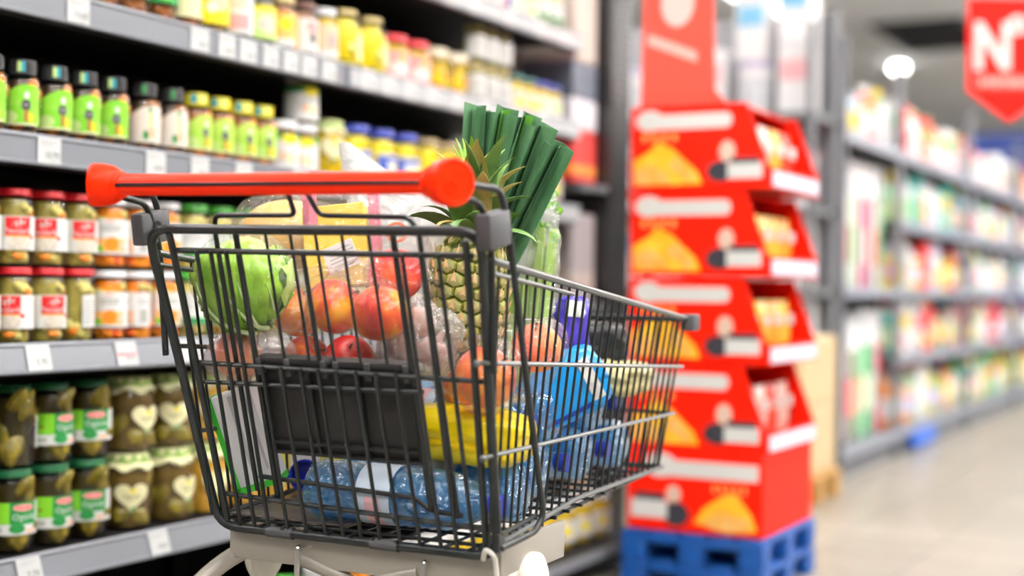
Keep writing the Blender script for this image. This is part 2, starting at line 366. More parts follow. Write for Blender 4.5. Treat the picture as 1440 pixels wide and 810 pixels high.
c_mush = mat('mushroom_cream', (.60, .52, .15), .35, coat=.3, var=.25, vscale=60); c_brineg = mat('brine_olive', (.30, .25, .05), .3, coat=.4, var=.3, vscale=40)
c_carrot = mat('carrot_orange', (.85, .25, .02), .35, coat=.4); c_orange = mat('pickled_orange', (.88, .15, .0), .35, coat=.3, var=(.80, .30, .02), vscale=55)
c_gherk = mat('gherkin_olive', (.12, .10, .008), .35, coat=.2, var=(.26, .19, .015), vscale=45); c_dark = mat('brine_dark', (.03, .022, .005), .3, coat=.2)
c_amber = mat('amber_sauce', (.20, .05, .005), .3, coat=.3, var=(.36, .13, .012), vscale=40); c_honey = mat('amber_yellow', (.50, .27, .03), .3, coat=.4, var=.25, vscale=25)
c_yel = mat('bright_yellow_food', (.82, .66, .0), .35, coat=.2, var=.15, vscale=40); c_yel2 = mat('mustard_yellow_food', (.66, .45, .0), .35, coat=.2, var=.2, vscale=40)
c_tom = mat('tomato_red', (.70, .06, .015), .3, coat=.5); c_black = mat('brine_black', (.03, .02, .012), .3, coat=.4, var=(.10, .05, .02), vscale=40)
l_red = mat('lid_red', (.36, .008, .012), .3, .2); l_white = mat('lid_white', (.72, .72, .74), .35); l_green = mat('lid_green', (.008, .085, .03), .35); l_blue = mat('lid_blue', (.03, .05, .33), .3)
l_tan = mat('lid_tan', (.50, .38, .22), .5); l_black = mat('lid_black', (.02, .02, .022), .35); l_gold = mat('lid_gold', (.45, .36, .16), .35, .4)
p_red = mat('print_red', (.62, .012, .016), .45); p_green = mat('print_green', (.02, .22, .05), .45); p_lime = mat('print_lime', (.20, .55, .02), .45); p_pink = mat('print_pink', (.85, .35, .35), .45)
p_or = mat('print_orange', (.85, .33, .05), .45, var=(.9, .55, .2), vscale=60); p_cream = mat('print_cream', (.80, .75, .45), .5); p_yel = mat('print_yellow', (.85, .70, .02), .45); p_grey = mat('print_grey', (.42, .42, .40), .5)
p_dgrey = mat('print_charcoal', (.06, .07, .06), .5); p_teal = mat('print_teal', (.02, .35, .45), .45); p_brown = mat('print_brown', (.40, .14, .05), .5); p_blue = mat('print_blue', (.04, .09, .42), .45); p_lgrn = mat('print_palegreen', (.55, .75, .25), .5)
p_mush = mat('print_mushroom', (.62, .56, .47), .5, var=.2, vscale=80); p_peach = mat('print_peach', (.85, .52, .36), .5)
HEART = []
for i in range(36):
    t_ = 2*PI*i/36; HEART.append((16*math.sin(t_)**3/16, (13*math.cos(t_)-5*math.cos(2*t_)-2*math.cos(3*t_)-math.cos(4*t_)+2.5)/14.5))

def bars(a, zc, wd, n, m, r, dz=.06): return [('rect', m, a-wd/2/r*(1-.12*(i % 2)), a+wd/2/r*(1-.2*(i % 3)), zc-i*dz, zc-i*dz+.03) for i in range(n)]
K = {}
r_ = .0388
K['mushroom'] = jar_kind(r_, .143, l_red, .035, .013, .84, .12, (.03, .092, -1.5, 1.5, WHITE, {'prints': [
    ('rect', p_red, -.62, .58, .42, .97), ('rect', p_or, -.62, .58, .38, .43), ('poly', WHITE, 0, .80, .016, .009), ('poly', p_mush, -.12, .18, .015, .012), ('poly', p_mush, .28, .2, .013, .011), ('poly', p_red, .68, .38, .004, .004),
    ('rect', p_mush, -1.4, -.95, .15, .85), ('rect', p_grey, -.25, .25, .78, .83)], 'text': [('Pieczarki', .0155, -.02, .56)], 'ink': WHITE}),
    (c_brineg, [(44, (.0105, .0105, .0095), c_mush), (5, (.004, .012, .009), c_carrot)], 1, 1))
K['mushroom_plain'] = jar_kind(r_, .143, l_red, .035, .013, .84, .12, (.03, .092, .55, 1.35, WHITE, {'prints': [('rect', p_grey, .62, 1.28, .1+.09*i, .14+.09*i) for i in range(9)]}),
    (c_brineg, [(54, (.011, .011, .010), c_mush), (2, (.004, .012, .009), c_carrot)], 1, 1))
K['orange'] = jar_kind(.0385, .141, l_white, .0345, .013, .84, .12, (.028, .098, -1.7, 1.7, WHITE, {'prints': [
    ('rect', p_pink, -.25, .2, .9, .94), ('rect', p_grey, -.55, .55, .76, .82), ('rect', p_grey, -.48, .5, .66, .72), ('rect', p_or, -.75, .75, .08, .46), ('poly', c_carrot, .05, .3, .014, .014), ('poly', p_lime, -.6, .16, .01, .006), ('poly', p_peach, .55, .26, .006, .011),
    ('rect', p_grey, 1.1, 1.5, .12, .5), ('rect', p_grey, 1.0, 1.6, .66, .7), ('rect', p_grey, 1.0, 1.6, .76, .8), ('poly', p_lime, -1.5, .2, .01, .007), ('rect', p_grey, -1.55, -1.15, .12, .5)]}),
    (c_orange, [(12, (.011, .010, .010), c_mush, .78, .98), (14, (.010, .011, .009), c_orange, 0, .3), (4, (.009, .010, .009), c_tom, 0, .25)], 1, 1))
K['gherkin'] = jar_kind(.0447, .155, l_green, .037, .014, .80, .2, (.036, .096, -1.6, 1.75, WHITE, {'prints': [
    ('rect', p_lime, -1.6, -.45, .34, 1.0), ('rect', p_green, -.45, .75, .32, 1.0), ('rect', p_grey, -1.5, -.75, .1, .24), ('poly', p_pink, .12, .84, .021, .0065), ('rect', p_red, -.2, .45, .81, .87), ('poly', p_green, -.15, .2, .015, .009), ('poly', c_gherk, .95, .25, .016, .007), ('poly', p_peach, .35, .12, .006, .004), ('poly', p_peach, .55, .12, .005, .004)],
    'text': [('Ogórki', .0165, .15, .55)], 'ink': WHITE}),
    (c_dark, [(16, (.012, .016, .032), c_gherk)], 1, 1))
K['gherkin_bare'] = jar_kind(.0447, .155, l_green, .037, .014, .80, .2, (.036, .096, 1.3, 3.6, WHITE, {'prints': [('rect', p_green, 1.6, 2.6, .3, .95)]}), (c_dark, [(15, (.013, .017, .036), c_gherk)], 1, 1))
DO = [mat('doily_cream', (.74, .72, .42), .7, var=.12, vscale=60), mat('doily_green', (.25, .40, .09), .7)]
DO2 = [mat('doily_pale', (.82, .80, .68), .7, var=.1, vscale=60), mat('doily_tan', (.55, .45, .28), .7)]
def doilyjar(core, piece, h=.152, r=.055, d=DO, word=True):
    return jar_kind(r, h, l_green, r*.80, .014, .76, .22, (.04, .092, -.55, .55, p_cream, {'zf': lambda u: .0+.5-.5+.02, 'prints': [('poly', p_cream, 0, .5, .036, .029, HEART), ('poly', p_green, .05, .08, .005, .004), ('poly', p_yel, .05, .78, .008, .004)], 'text': [('Ogórki', .0125, 0, .56)] if word else [], 'ink': mat('ink_olive', (.12, .16, .03), .6)}), (core, piece, 1, 0), d)
K['heart_dark'] = doilyjar(mat('jar_brown', (.075, .045, .010), .25, coat=.5, var=(.16, .10, .02), vscale=22), [(8, (.01, .02, .03), c_gherk)])
K['heart_amber'] = doilyjar(c_honey, [], word=False)
wave = lambda u: .66+.34*(.5-.5*math.cos(PI*min(1, max(0, (u-.12)/.62)))) if u < .90 else 1-.10*((u-.90)/.10)**1.5
def sauce(lab, cap, dark, piece):
    return jar_kind(.037, .145, cap, .026, .026, .66, .16, (.022, .098, -1.55, 1.25, lab[0], {'zf': wave, 'prints': lab[1]}), (dark, piece, .97, 1))
gl_ = mat('label_green', (.17, .56, .02), .45, var=(.30, .66, .06), vscale=40)
GP = [('poly', WHITE, .55, .74, .005, .007), ('poly', p_dgrey, .52, .5, .0095, .010), ('rect', p_grey, .3, .74, .48, .53), ('rect', p_brown, .44, .62, .1, .38), ('rect', p_yel, .62, .85, .1, .3), ('poly', p_lgrn, -.3, .2, .017, .012), ('poly', p_green, -.95, .45, .010, .008), ('rect', p_cream, -1.5, 1.05, .01, .06)]
K['sauce_green'] = sauce((gl_, GP), [l_black, p_lgrn, p_teal], c_black, [(7, (.008, .014, .016), c_orange), (7, (.008, .014, .016), c_amber)])
GP2 = [('poly', p_green, .5, .9, .004, .006), ('rect', p_lgrn, .44, .6, .4, .8), ('poly', p_green, .25, .2, .006, .010), ('poly', p_peach, .62, .28, .009, .013), ('rect', p_peach, -1.4, -.7, .2, .55)]
K['sauce_white'] = sauce((mat('label_ivory', (.80, .72, .62), .5), GP2), [l_black, p_green, p_dgrey], c_black, [(12, (.009, .013, .016), c_amber)])
K['sauce_lime'] = sauce((mat('label_lime', (.33, .62, .05), .45, var=(.5, .72, .12), vscale=30), GP), [p_yel, p_teal, p_lgrn], c_amber, [(8, (.009, .013, .016), c_orange)])
K['white_lid'] = jar_kind(.041, .120, l_white, .037, .018, .84, .1, (.008, .088, -2, 2, WHITE, {'prints': [('rect', p_green, -2, 2, .82, 1), ('poly', p_yel, .1, .85, .022, .011), ('poly', p_cream, .2, .3, .014, .013), ('poly', p_peach, -.3, .35, .010, .010)]}), (c_amber, [(10, (.01, .012, .012), c_amber)], 1, 1))
K['doily_yellow'] = doilyjar(c_yel2, [], .14, .048, DO, False)
K['blue_lid'] = jar_kind(.05, .142, l_blue, .043, .018, .84, .16, (.02, .078, -1.1, 1.2, WHITE, {'prints': [('rect', p_blue, -1.1, 1.2, .72, .92), ('poly', p_cream, .2, .35, .022, .014), ('rect', p_blue, -1.05, -.5, .1, .7)]}), (c_yel, [(26, (.012, .012, .012), c_yel)], 1, 1))
K['yellow_tan'] = jar_kind(.05, .14, l_tan, .041, .013, .82, .16, None, (c_yel, [(26, (.012, .012, .012), c_yel)], 1, 1))
K['green_lid_veg'] = jar_kind(.041, .142, mat('lid_bright_green', (.05, .30, .03), .35), .0365, .015, .84, .12, (.03, .098, -1.7, 1.7, WHITE, {'prints': [('rect', p_grey, -1+.0*i, 1, .9-.1*i, .93-.1*i) for i in range(5)]+[('rect', p_green, -1.7, 1.7, .02, .22)]}), (c_mush, [(30, (.011, .010, .010), c_mush), (8, (.010, .010, .010), c_amber)], 1, 1))
def lab_jar(core, lid, base, prints, r=.0393, h=.15, z=(.022, .11), piece=None): return jar_kind(r, h, lid, r*.86, .016, .82, .14, (z[0], z[1], -1.9, 1.9, base, {'prints': prints}), (core, piece or [(12, (.01, .012, .012), core)], 1, 1))
K['amber_green'] = lab_jar(c_amber, l_gold, p_green, [('rect', WHITE, -.6, .7, .5, .8), ('poly', p_lime, 0, .25, .02, .012)], z=(.045, .12))
K['amber_white'] = lab_jar(c_amber, l_white, p_cream, [('rect', p_yel, .5, 1.4, .05, .9), ('poly', p_or, .9, .4, .012, .016)], z=(.03, .12))
K['yellow_pink'] = lab_jar(mat('grain_mustard', (.42, .26, .09), .4, coat=.3, var=.3, vscale=80), l_gold, p_yel, [('poly', p_peach, .1, .6, .026, .026), ('poly', WHITE, -.4, .4, .012, .012)], z=(.03, .12))
K['red_white'] = lab_jar(c_black, l_black, WHITE, [('rect', p_pink, -.8, .4, .1, .45), ('poly', p_mush, -.2, .7, .024, .014)], z=(.022, .12))
K['lime_label'] = lab_jar(mat('olive_dark', (.05, .055, .012), .3, coat=.4), l_gold, p_lgrn, [('poly', p_mush, .2, .45, .024, .02), ('rect', p_yel, -1, 1, .85, 1)], z=(.025, .10), h=.14)
K['orange_label'] = lab_jar(c_amber, l_gold, p_or, [('rect', WHITE, -.8, .8, .0, .22), ('poly', p_yel, .1, .65, .016, .014)], z=(.02, .10), h=.14)
K['pink_label'] = lab_jar(c_amber, mat('lid_brown', (.09, .03, .015), .4), WHITE, [('poly', p_pink, .2, .75, .018, .014), ('poly', p_dgrey, .25, .42, .010, .014), ('rect', p_lgrn, -1.6, -.7, .1, .9)], z=(.02, .10), h=.14)
K['tan_label'] = lab_jar(c_yel2, l_white, p_peach, [('rect', WHITE, -1, 1.2, .0, .2), ('poly', p_pink, .4, .5, .012, .02), ('rect', p_or, -1.2, -.4, .2, .9)], z=(.02, .10), h=.14)
K['tall_yellow'] = jar_kind(.055, .155, l_gold, .041, .012, .74, .2, (.025, .10, .2, .75, p_yel, {'prints': [('rect', p_cream, .3, .7, .05, .95), ('poly', p_lgrn, .0, .5, .01, .012)]}), (c_yel, [(26, (.013, .013, .013), c_yel)], 1, 1))
K['red_lid'] = jar_kind(.05, .128, mat('lid_bright_red', (.55, .02, .03), .3), .044, .018, .86, .12, (.012, .085, -1.3, 1.3, p_pink, {'prints': [('poly', WHITE, .1, .35, .03, .018), ('poly', p_or, .3, .75, .012, .014), ('rect', WHITE, -1.2, -.5, .45, .9)]}), (c_yel2, [(24, (.012, .012, .012), c_yel2)], 1, 1))
K['cloth_lid'] = jar_kind(.05, .125, l_tan, .044, .014, .84, .14, None, (c_yel2, [(14, (.012, .012, .012), c_yel), (6, (.012, .012, .012), c_orange, 0, .4)], 1, 1), [l_tan, DO2[0]])
K['tall_olive'] = jar_kind(.036, .112, l_gold, .028, .012, .74, .14, (.018, .082, -1.4, 1.4, WHITE, {'prints': [('rect', p_grey, -.8, .8, .1+.13*i, .16+.13*i) for i in range(6)]}), (mat('olive_green_food', (.20, .18, .02), .3, coat=.4), [(20, (.009, .009, .010), mat('olive_pale', (.38, .36, .06), .3, coat=.4))], 1, 1))
K['small_blue'] = jar_kind(.04, .115, l_blue, .036, .014, .86, .12, (.01, .07, -1.7, 1.7, WHITE, {'prints': [('poly', p_lgrn, .1, .5, .02, .014)]}), (c_yel2, [(14, (.011, .011, .011), c_yel)], 1, 1))
K['small_teal'] = jar_kind(.04, .115, mat('lid_teal', (.02, .10, .09), .3), .036, .014, .86, .12, (.01, .07, -1.7, 1.7, mat('label_peach', (.85, .62, .5), .5), {'prints': [('poly', p_yel, .1, .35, .02, .012)]}), (c_yel2, [(14, (.011, .011, .011), c_yel)], 1, 1))
K['white_cap_yellow'] = jar_kind(.048, .14, l_white, .042, .02, .84, .14, (.025, .085, -1.4, 1.4, WHITE, {'prints': [('poly', p_yel, 0, .5, .02, .015)]}), (c_yel2, [(20, (.012, .012, .012), c_yel2)], 1, 1))
TALLOK = K
INFO = {  # object name, look, category
 'mushroom': ('mushroom_jar', 'red-lidded mushroom jar with red Pieczarki label'), 'mushroom_plain': ('mushroom_jar', 'red-lidded mushroom jar showing its back label'),
 'orange': ('vegetable_jar', 'white-lidded jar of orange vegetable salad'), 'gherkin': ('gherkin_jar', 'green-lidded gherkin jar with green and white label'), 'gherkin_bare': ('gherkin_jar', 'green-lidded gherkin jar showing bare glass'),
 'heart_dark': ('pickle_jar', 'dark cloth-capped pickle jar with heart label'), 'heart_amber': ('pickle_jar', 'amber cloth-capped jar with heart label'), 'sauce_green': ('sauce_bottle', 'black-capped sauce bottle with wavy bright green label'),
 'sauce_white': ('sauce_bottle', 'black-capped sauce bottle with wavy ivory label'), 'sauce_lime': ('sauce_bottle', 'yellow-capped sauce bottle with wavy lime label'), 'white_lid': ('spread_jar', 'white-lidded jar with white and green label'),
 'doily_yellow': ('mustard_jar', 'yellow jar under a pale cloth cover'), 'blue_lid': ('pepper_jar', 'blue-lidded jar of yellow peppers'), 'yellow_tan': ('pepper_jar', 'tan-lidded jar of yellow peppers'),
 'green_lid_veg': ('vegetable_jar', 'green-lidded vegetable jar with white label'), 'amber_green': ('sauce_jar', 'amber jar with green label'), 'amber_white': ('sauce_jar', 'amber jar with cream label'), 'yellow_pink': ('mustard_jar', 'mustard jar with yellow and peach label'),
 'red_white': ('sauce_jar', 'dark jar with white and pink label'), 'lime_label': ('olive_jar', 'dark olive jar with pale green label'), 'orange_label': ('sauce_jar', 'amber jar with orange label'), 'pink_label': ('sauce_jar', 'brown-lidded jar with white and pink label'),
 'tan_label': ('sauce_jar', 'white-lidded jar with peach label'), 'tall_yellow': ('pepper_jar', 'large bright yellow jar with gold lid'), 'red_lid': ('pepper_jar', 'bright red-lidded jar with pink and white label'), 'cloth_lid': ('pepper_jar', 'tan cloth-topped jar of yellow vegetables'),
 'tall_olive': ('olive_jar', 'slim gold-lidded olive jar with white label'), 'small_blue': ('relish_jar', 'small blue-lidded jar with white label'), 'small_teal': ('relish_jar', 'small teal-lidded jar with peach label'), 'white_cap_yellow': ('pickle_jar', 'white-capped jar of yellow pickles')}
SHN = {'top': 'top shelf', 'first': 'second shelf down', 'second': 'third shelf down', 'third': 'fourth shelf down', 'fourth': 'fifth shelf down', 'base': 'bottom deck'}
def kh(kind): return max(v.co.z for p in K[kind] for v in p[1].vertices)
_cnt = {}
def row(shelf, items, level=None, z0=0, rz=-.55, jit=.25, xoff=0, under=None):
    for it in items:
        kind, y = it[0], it[1]; dx = it[2] if len(it) > 2 else 0; a = it[3] if len(it) > 3 else None
        r = max(v.co.x for v in K[kind][0][1].vertices); nm, look = INFO[kind]
        key = (shelf, level, look); i = _cnt.get(key, 0); _cnt[key] = i+1
        lev = (level+' row, ') if level else ''
        lab = '%s, %s from left, %s%s' % (look, ordn(i), lev, SHN[shelf])
        lab = ' '.join(lab.split())
        place(K[kind], nm, lab, 'bottle' if 'bottle' in nm else 'jar', (XF-.03-r+dx+xoff, y, SHELF[shelf]+z0*1.012+.0012), (a if a is not None else rz+random.uniform(-jit, jit)), '%s on the %s' % (look.split(' with ')[0]+'s', SHN[shelf]))
# low shelf, two rows
g4 = [('gherkin', 1.81), ('gherkin', 1.905, 0, -.35), ('gherkin', 1.997, 0, -.15), ('gherkin', 2.096, 0, -.6), ('heart_dark', 2.219, 0, -.62), ('heart_dark', 2.345, 0, .0), ('heart_amber', 2.464, 0, -.3)]+[('heart_amber', 2.582+.116*i) for i in range(5)]+[('white_cap_yellow', 3.16+.105*i) for i in range(9)]
row('fourth', g4, 'lower')
h4 = [('gherkin_bare', 1.81), ('gherkin_bare', 1.903), ('gherkin', 1.996, 0, -.1), ('gherkin', 2.098, 0, -.55), ('heart_dark', 2.222, 0, -.05), ('heart_dark', 2.345, 0, -.6), ('heart_amber', 2.462, 0, -.5)]+[('heart_amber', 2.582+.116*i) for i in range(5)]+[('white_cap_yellow', 3.16+.105*i) for i in range(9)]
row('fourth', h4, 'upper', .156)
# shelf below the handle, two rows
m3 = [('mushroom', 1.815), ('mushroom', 1.896, 0, -.95), ('mushroom', 1.976, 0, -.3), ('mushroom_plain', 2.055, 0, -1.0)]+[('orange', 2.143, 0, -.75), ('orange', 2.222, 0, -1.7), ('orange', 2.301, 0, -.4)]+[('green_lid_veg', 2.39+.086*i) for i in range(12)]+[('white_cap_yellow', 3.44+.105*i) for i in range(7)]
row('third', m3, 'lower')
n3 = [('mushroom', 1.815), ('mushroom', 1.894, 0, -.45), ('mushroom', 1.977, 0, -.85), ('mushroom', 2.056, 0, -.35)]+[('orange', 2.143, 0, -.7), ('orange', 2.222, 0, -1.75), ('orange', 2.301, 0, -.4)]+[('green_lid_veg', 2.39+.086*i) for i in range(12)]+[('white_cap_yellow', 3.44+.105*i) for i in range(7)]
row('third', n3, 'upper', .1435)
# shelf level with the handle
s2 = [('sauce_green', 1.832, 0, -1.05), ('sauce_green', 1.910, 0, -1.05), ('sauce_green', 1.988, 0, -.8), ('sauce_green', 2.066, 0, -1.0), ('sauce_green', 2.146, 0, -1.1), ('sauce_white', 2.236, 0, -.95), ('sauce_white', 2.318, 0, -.85), ('sauce_lime', 2.395, 0, -.7), ('sauce_lime', 2.472, 0, -.95), ('sauce_lime', 2.549, 0, -.8), ('sauce_lime', 2.624, 0, -.9), ('white_lid', 2.706, 0, -.5), ('white_lid', 2.79, -.005, -.7),
      ('doily_yellow', 2.90), ('blue_lid', 3.012), ('blue_lid', 3.128, 0, .1), ('blue_lid', 3.243), ('yellow_tan', 3.36), ('yellow_tan', 3.47), ('yellow_tan', 3.58)]+[('white_cap_yellow', 3.69+.105*i) for i in range(5)]
row('second', s2)
row('second', [('white_lid', 2.788, -.005, -.4)], 'stacked', .1203)
# shelf below the top one
s1 = [('amber_white', 1.86), ('amber_white', 1.95), ('amber_green', 2.03), ('amber_green', 2.115), ('amber_green', 2.197), ('amber_green', 2.279), ('amber_white', 2.36), ('yellow_pink', 2.445), ('red_white', 2.53), ('lime_label', 2.612), ('orange_label', 2.694), ('pink_label', 2.777), ('tan_label', 2.86), ('tall_yellow', 2.962), ('tall_yellow', 3.077), ('red_lid', 3.187), ('red_lid', 3.293), ('cloth_lid', 3.40), ('cloth_lid', 3.507), ('tall_olive', 3.605), ('tall_olive', 3.685), ('tall_olive', 3.765), ('small_teal', 3.85), ('small_teal', 3.935), ('small_blue', 4.02), ('small_blue', 4.105)]
row('first', s1, 'lower')
row('first', [('tall_olive', 3.605), ('tall_olive', 3.685), ('tall_olive', 3.765)], 'upper', .1125)
# top shelf
row('top', [('white_lid', 3.52), ('white_lid', 3.61), ('red_lid', 3.72), ('blue_lid', 3.83), ('small_blue', 3.93), ('green_lid_veg', 4.02), ('green_lid_veg', 4.11)])
row('base', [('green_lid_veg', 2.27), ('green_lid_veg', 2.42), ('white_cap_yellow', 2.56), ('orange', 2.68), ('orange', 2.78)]+[('white_cap_yellow', 2.9+.12*i) for i in range(10)], xoff=.245)

# ------------------------------------------------------------------ end of the shelving: narrow stack unit and perforated post
eb = thing('end_unit', 'narrow grey end unit between the jar shelves and the perforated black post', 'shelving', (XF, 4.2, 0))
g = G(); g.box((-.3, .115, 1.0), (.02, .21, 2.0)); g.build('back_panel', mat('beige_panel', (.42, .37, .33), .6), eb, False)
for z in (.1, .5, .8, 1.2):
    g = G(); g.box((-.15, .115, z-.012), (.3, .21, .024)); g.build('shelf', mat('dark_grey_shelf', (.06, .065, .075), .5), eb, False)
def carton(name, label, cat, loc, dims, m, group=None, rz=0, stripe=None, lid=True):
    t = thing(name, label, cat, loc, (0, 0, rz), group); g = G(); g.rbox((0, 0, dims[2]/2), dims, min(dims)*.04, seg=1); g.build('body', m, t)
    if stripe:
        g = G(); g.rbox((0, 0, dims[2]*stripe[1]), (dims[0]*1.006, dims[1]*1.006, dims[2]*stripe[2]), min(dims)*.04, seg=1); g.build('printed_band', stripe[0], t)
    g = G(); g.box((0, 0, dims[2]+.0006), (dims[0]*.9, dims[1]*.06, .0012)); g.build('tape_seam', mat('seam_tape', (.5, .42, .3), .4), t, False)
    return t
END = [('red carton with orange band on the end unit', (.52, .035, .03), 1.2, .18, (.75, .25, .04)), ('white carton stacked on the red one in the end unit', (.70, .70, .76), 1.3815, .10, (.6, .6, .68)), ('slate grey carton stacked above the white one in the end unit', (.10, .115, .15), 1.483, .12, (.13, .15, .2)), ('beige carton topmost in the end unit', (.5, .44, .39), 1.6045, .38, (.62, .58, .54)), ('grey carton under the red one in the end unit', (.30, .27, .28), .8, .30, (.4, .34, .31)), ('pale grey carton in the middle of the end unit', (.45, .45, .46), .5, .22, (.5, .45, .42)), ('brown carton at the bottom of the end unit', (.3, .2, .13), .1, .3, (.6, .5, .4))]
for l, c, z, h, b in END:
    carton('carton', l, 'box', (XF-.14, 4.315, z+.0015), (.2, .185, h), mat('end_'+l[:9], c, .5), 'cartons on the end unit', 0, (mat('endb_'+l[:9], b, .5), .25 if 'red' in l else .85, .25))
post = thing('perforated_post', 'black perforated metal post between the jar shelves and the red display', 'post', (XF+.0, 4.52, 0))
g = G(); n_z = 84; n_y = 5; cell = .026
for i in range(n_y+1): g.box((0, -.065+i*cell, 1.1), (.008, .010, 2.2))
for k in range(n_z+1): g.box((0, 0, .01+k*cell), (.008, .13, .010))
g.build('perforated_face', mat('post_black', (.06, .06, .062), .25, .7), post, False)
g = G(); g.box((-.09, -.075, 1.1), (.18, .02, 2.2)); g.box((-.09, .075, 1.1), (.18, .02, 2.2)); g.build('flange', mat('post_black', (0, 0, 0)), post, False)
g = G(); g.box((-.19, 0, 1.1), (.02, .17, 2.2)); g.build('backing', mat('post_back', (.05, .045, .045), .6), post, False)

# ------------------------------------------------------------------ red promotional display on blue pallets
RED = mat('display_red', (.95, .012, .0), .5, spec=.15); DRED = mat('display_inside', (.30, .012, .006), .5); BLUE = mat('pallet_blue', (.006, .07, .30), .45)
def pallet(name, label, loc, m, dims=(.44, .5, .08)):
    t = thing(name, label, 'pallet', loc); x, y, h = dims
    for i in range(5):
        g = G(); g.rbox((-x/2+x*(i+.5)/5, 0, h-.01), (x/5*.86, y, .018), .003, seg=1); g.build('deck_board', m, t)
    for j in (-1, 0, 1):
        g = G(); g.rbox((0, j*(y/2-.035), h-.026), (x, .07, .016), .003, seg=1); g.build('stringer', m, t)
        for i in (-1, 0, 1):
            g = G(); g.rbox((i*(x/2-.04), j*(y/2-.035), (h-.034)/2), (.075, .07, h-.034), .004, seg=1); g.build('foot_block', m, t)
    return t
DX, DY = -1.43, 4.0
pallet('plastic_pallet', 'blue plastic pallet lying on the floor, lower of the two', (DX, DY, .0), BLUE, (.43, .50, .0825))
pallet('plastic_pallet', 'blue plastic pallet directly under the red display, upper of the two', (DX, DY, .083), BLUE, (.43, .50, .0825))
dis = thing('display_stand', 'tall red cardboard display with four open trays and printed food pictures', 'display', (-1.227, 3.767, .167))
W_, D_ = .405, .465      # x extent (towards -x) and y extent
YP = mat('food_yellow', (.92, .42, .0), .5, var=(.98, .66, .06), vscale=22); OP = mat('food_orange', (.90, .38, .03), .5, var=(.9, .55, .2), vscale=26); SKIN = mat('print_pale', (.75, .55, .45), .5); BLKP = mat('print_black', (.03, .03, .04), .5)
FLIP = Matrix.Rotation(PI, 4, 'Z')
def face_poly(g, pts, mi, off=.0012): g.prism(pts, off, mi, Matrix.Translation((0, -off, 0)))
def tier_print(parent, z, h, base=False):
    """flat pictures on the side that faces the cart, all in the plane y=0; x runs 0 (front) to -W_"""
    g = G(); ms = [WHITE, YP, OP, BLKP, SKIN, mat('print_pale_red', (.85, .25, .12), .5)]
    x0 = -W_+.012
    if base:
        pill = [(x0+.09+a, z+h*.80+b) for a, b in circ(.05, .035)]; face_poly(g, pill, 0); g.box((x0+.23, -.0009, z+h*.77), (.3, .0016, .045), 0)
        face_poly(g, [(-.20, z+.03), (-.17, z+.075), (-.11, z+.115), (-.075, z+.118), (-.03, z+.06), (-.015, z+.02), (-.1, z+.01)], 1); face_poly(g, [(-.19, z+.03), (-.12, z+.07), (-.04, z+.05), (-.03, z+.015), (-.12, z+.012)], 2, .0022)
        face_poly(g, [(-.262+a, z+.105+b) for a, b in circ(.022, .026)], 4); face_poly(g, [(-.255+a, z+.05+b) for a, b in circ(.04, .035)], 3)
        g.box((-.335, -.0014, z+.06), (.11, .0028, .05), 0); g.box((-.335, -.001, z+.095), (.09, .002, .022), 3)
        for i in range(5): g.box((-.14+i*.022, -.0009, z+h*.56), (.008, .0014, .022), 2)
    else:
        pill = [(x0+.045+a, z+h*.82+b) for a, b in circ(.042, .03)]; face_poly(g, pill, 0); g.box((x0+.16, -.0009, z+h*.80), (.23, .0016, .042), 0); face_poly(g, [(x0+.275+a, z+h*.80+b) for a, b in circ(.016, .021)], 0)
        face_poly(g, [(x0+.0, z+.015), (x0-.004, z+.085), (x0+.045, z+.112), (x0+.07, z+.138), (x0+.115, z+.118), (x0+.15, z+.085), (x0+.19, z+.05), (x0+.205, z+.015)], 1); face_poly(g, [(x0+.002, z+.018), (x0+.0, z+.06), (x0+.05, z+.075), (x0+.10, z+.045), (x0+.11, z+.018)], 2, .0022); face_poly(g, [(x0+.10, z+.07), (x0+.13, z+.095), (x0+.185, z+.035), (x0+.165, z+.02)], 2, .0022)
        for i in range(4): g.box((x0+.03+i*.03, -.0009, z+h*.62), (.014, .0014, .02), 2)
        face_poly(g, [(-.115+a, z+.105+b) for a, b in circ(.023, .03)], 4); face_poly(g, [(-.135+a, z+.05+b) for a, b in circ(.04, .03)], 3)
        g.box((-.063, -.0014, z+.05), (.1, .0028, .042), 0); g.box((-.063, -.001, z+.078), (.085, .002, .02), 3)
    return g.build('printed_picture', ms, parent, False)
g = G(); g.rbox((-W_/2, D_/2, .1165), (W_, D_, .233), .004, seg=1); bx = g.build('base_carton', [RED], dis); tier_print(bx, 0, .233, True)
zs = [.234, .478, .722, .966]; th = .242
for ti, z in enumerate(zs):
    last = ti == 3
    prof = [(-W_, z), (.012, z), (.008, z+.055), (-.062, z+th-.003), (-W_, z+th-.003)]
    g = G(); g.prism(prof, .005); sp = g.build('side_panel', RED, dis, False); tier_print(sp, z, th)
    g = G(); g.prism(prof, .005, 0, Matrix.Translation((0, D_-.005, 0))); g.build('side_panel', [RED], dis, False)
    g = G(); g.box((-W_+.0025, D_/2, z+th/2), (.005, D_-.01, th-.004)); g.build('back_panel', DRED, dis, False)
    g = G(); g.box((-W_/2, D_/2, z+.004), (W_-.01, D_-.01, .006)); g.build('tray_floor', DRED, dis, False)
    g = G(); g.box((.008, D_/2, z+.03), (.005, D_-.012, .056)); lp_ = g.build('tray_lip', RED, dis, False)
    g = G(); g.box((.0135, D_/2, z+.028), (.004, D_-.03, .042)); g.build('price_strip', mat('strip_lilac', (.70, .66, .78), .4), lp_, False)
    g = G(); g.box((-W_/2-.04, D_/2, z+th-.006), (W_-.09, D_-.012, .005)); g.build('tray_top', RED, dis, False)
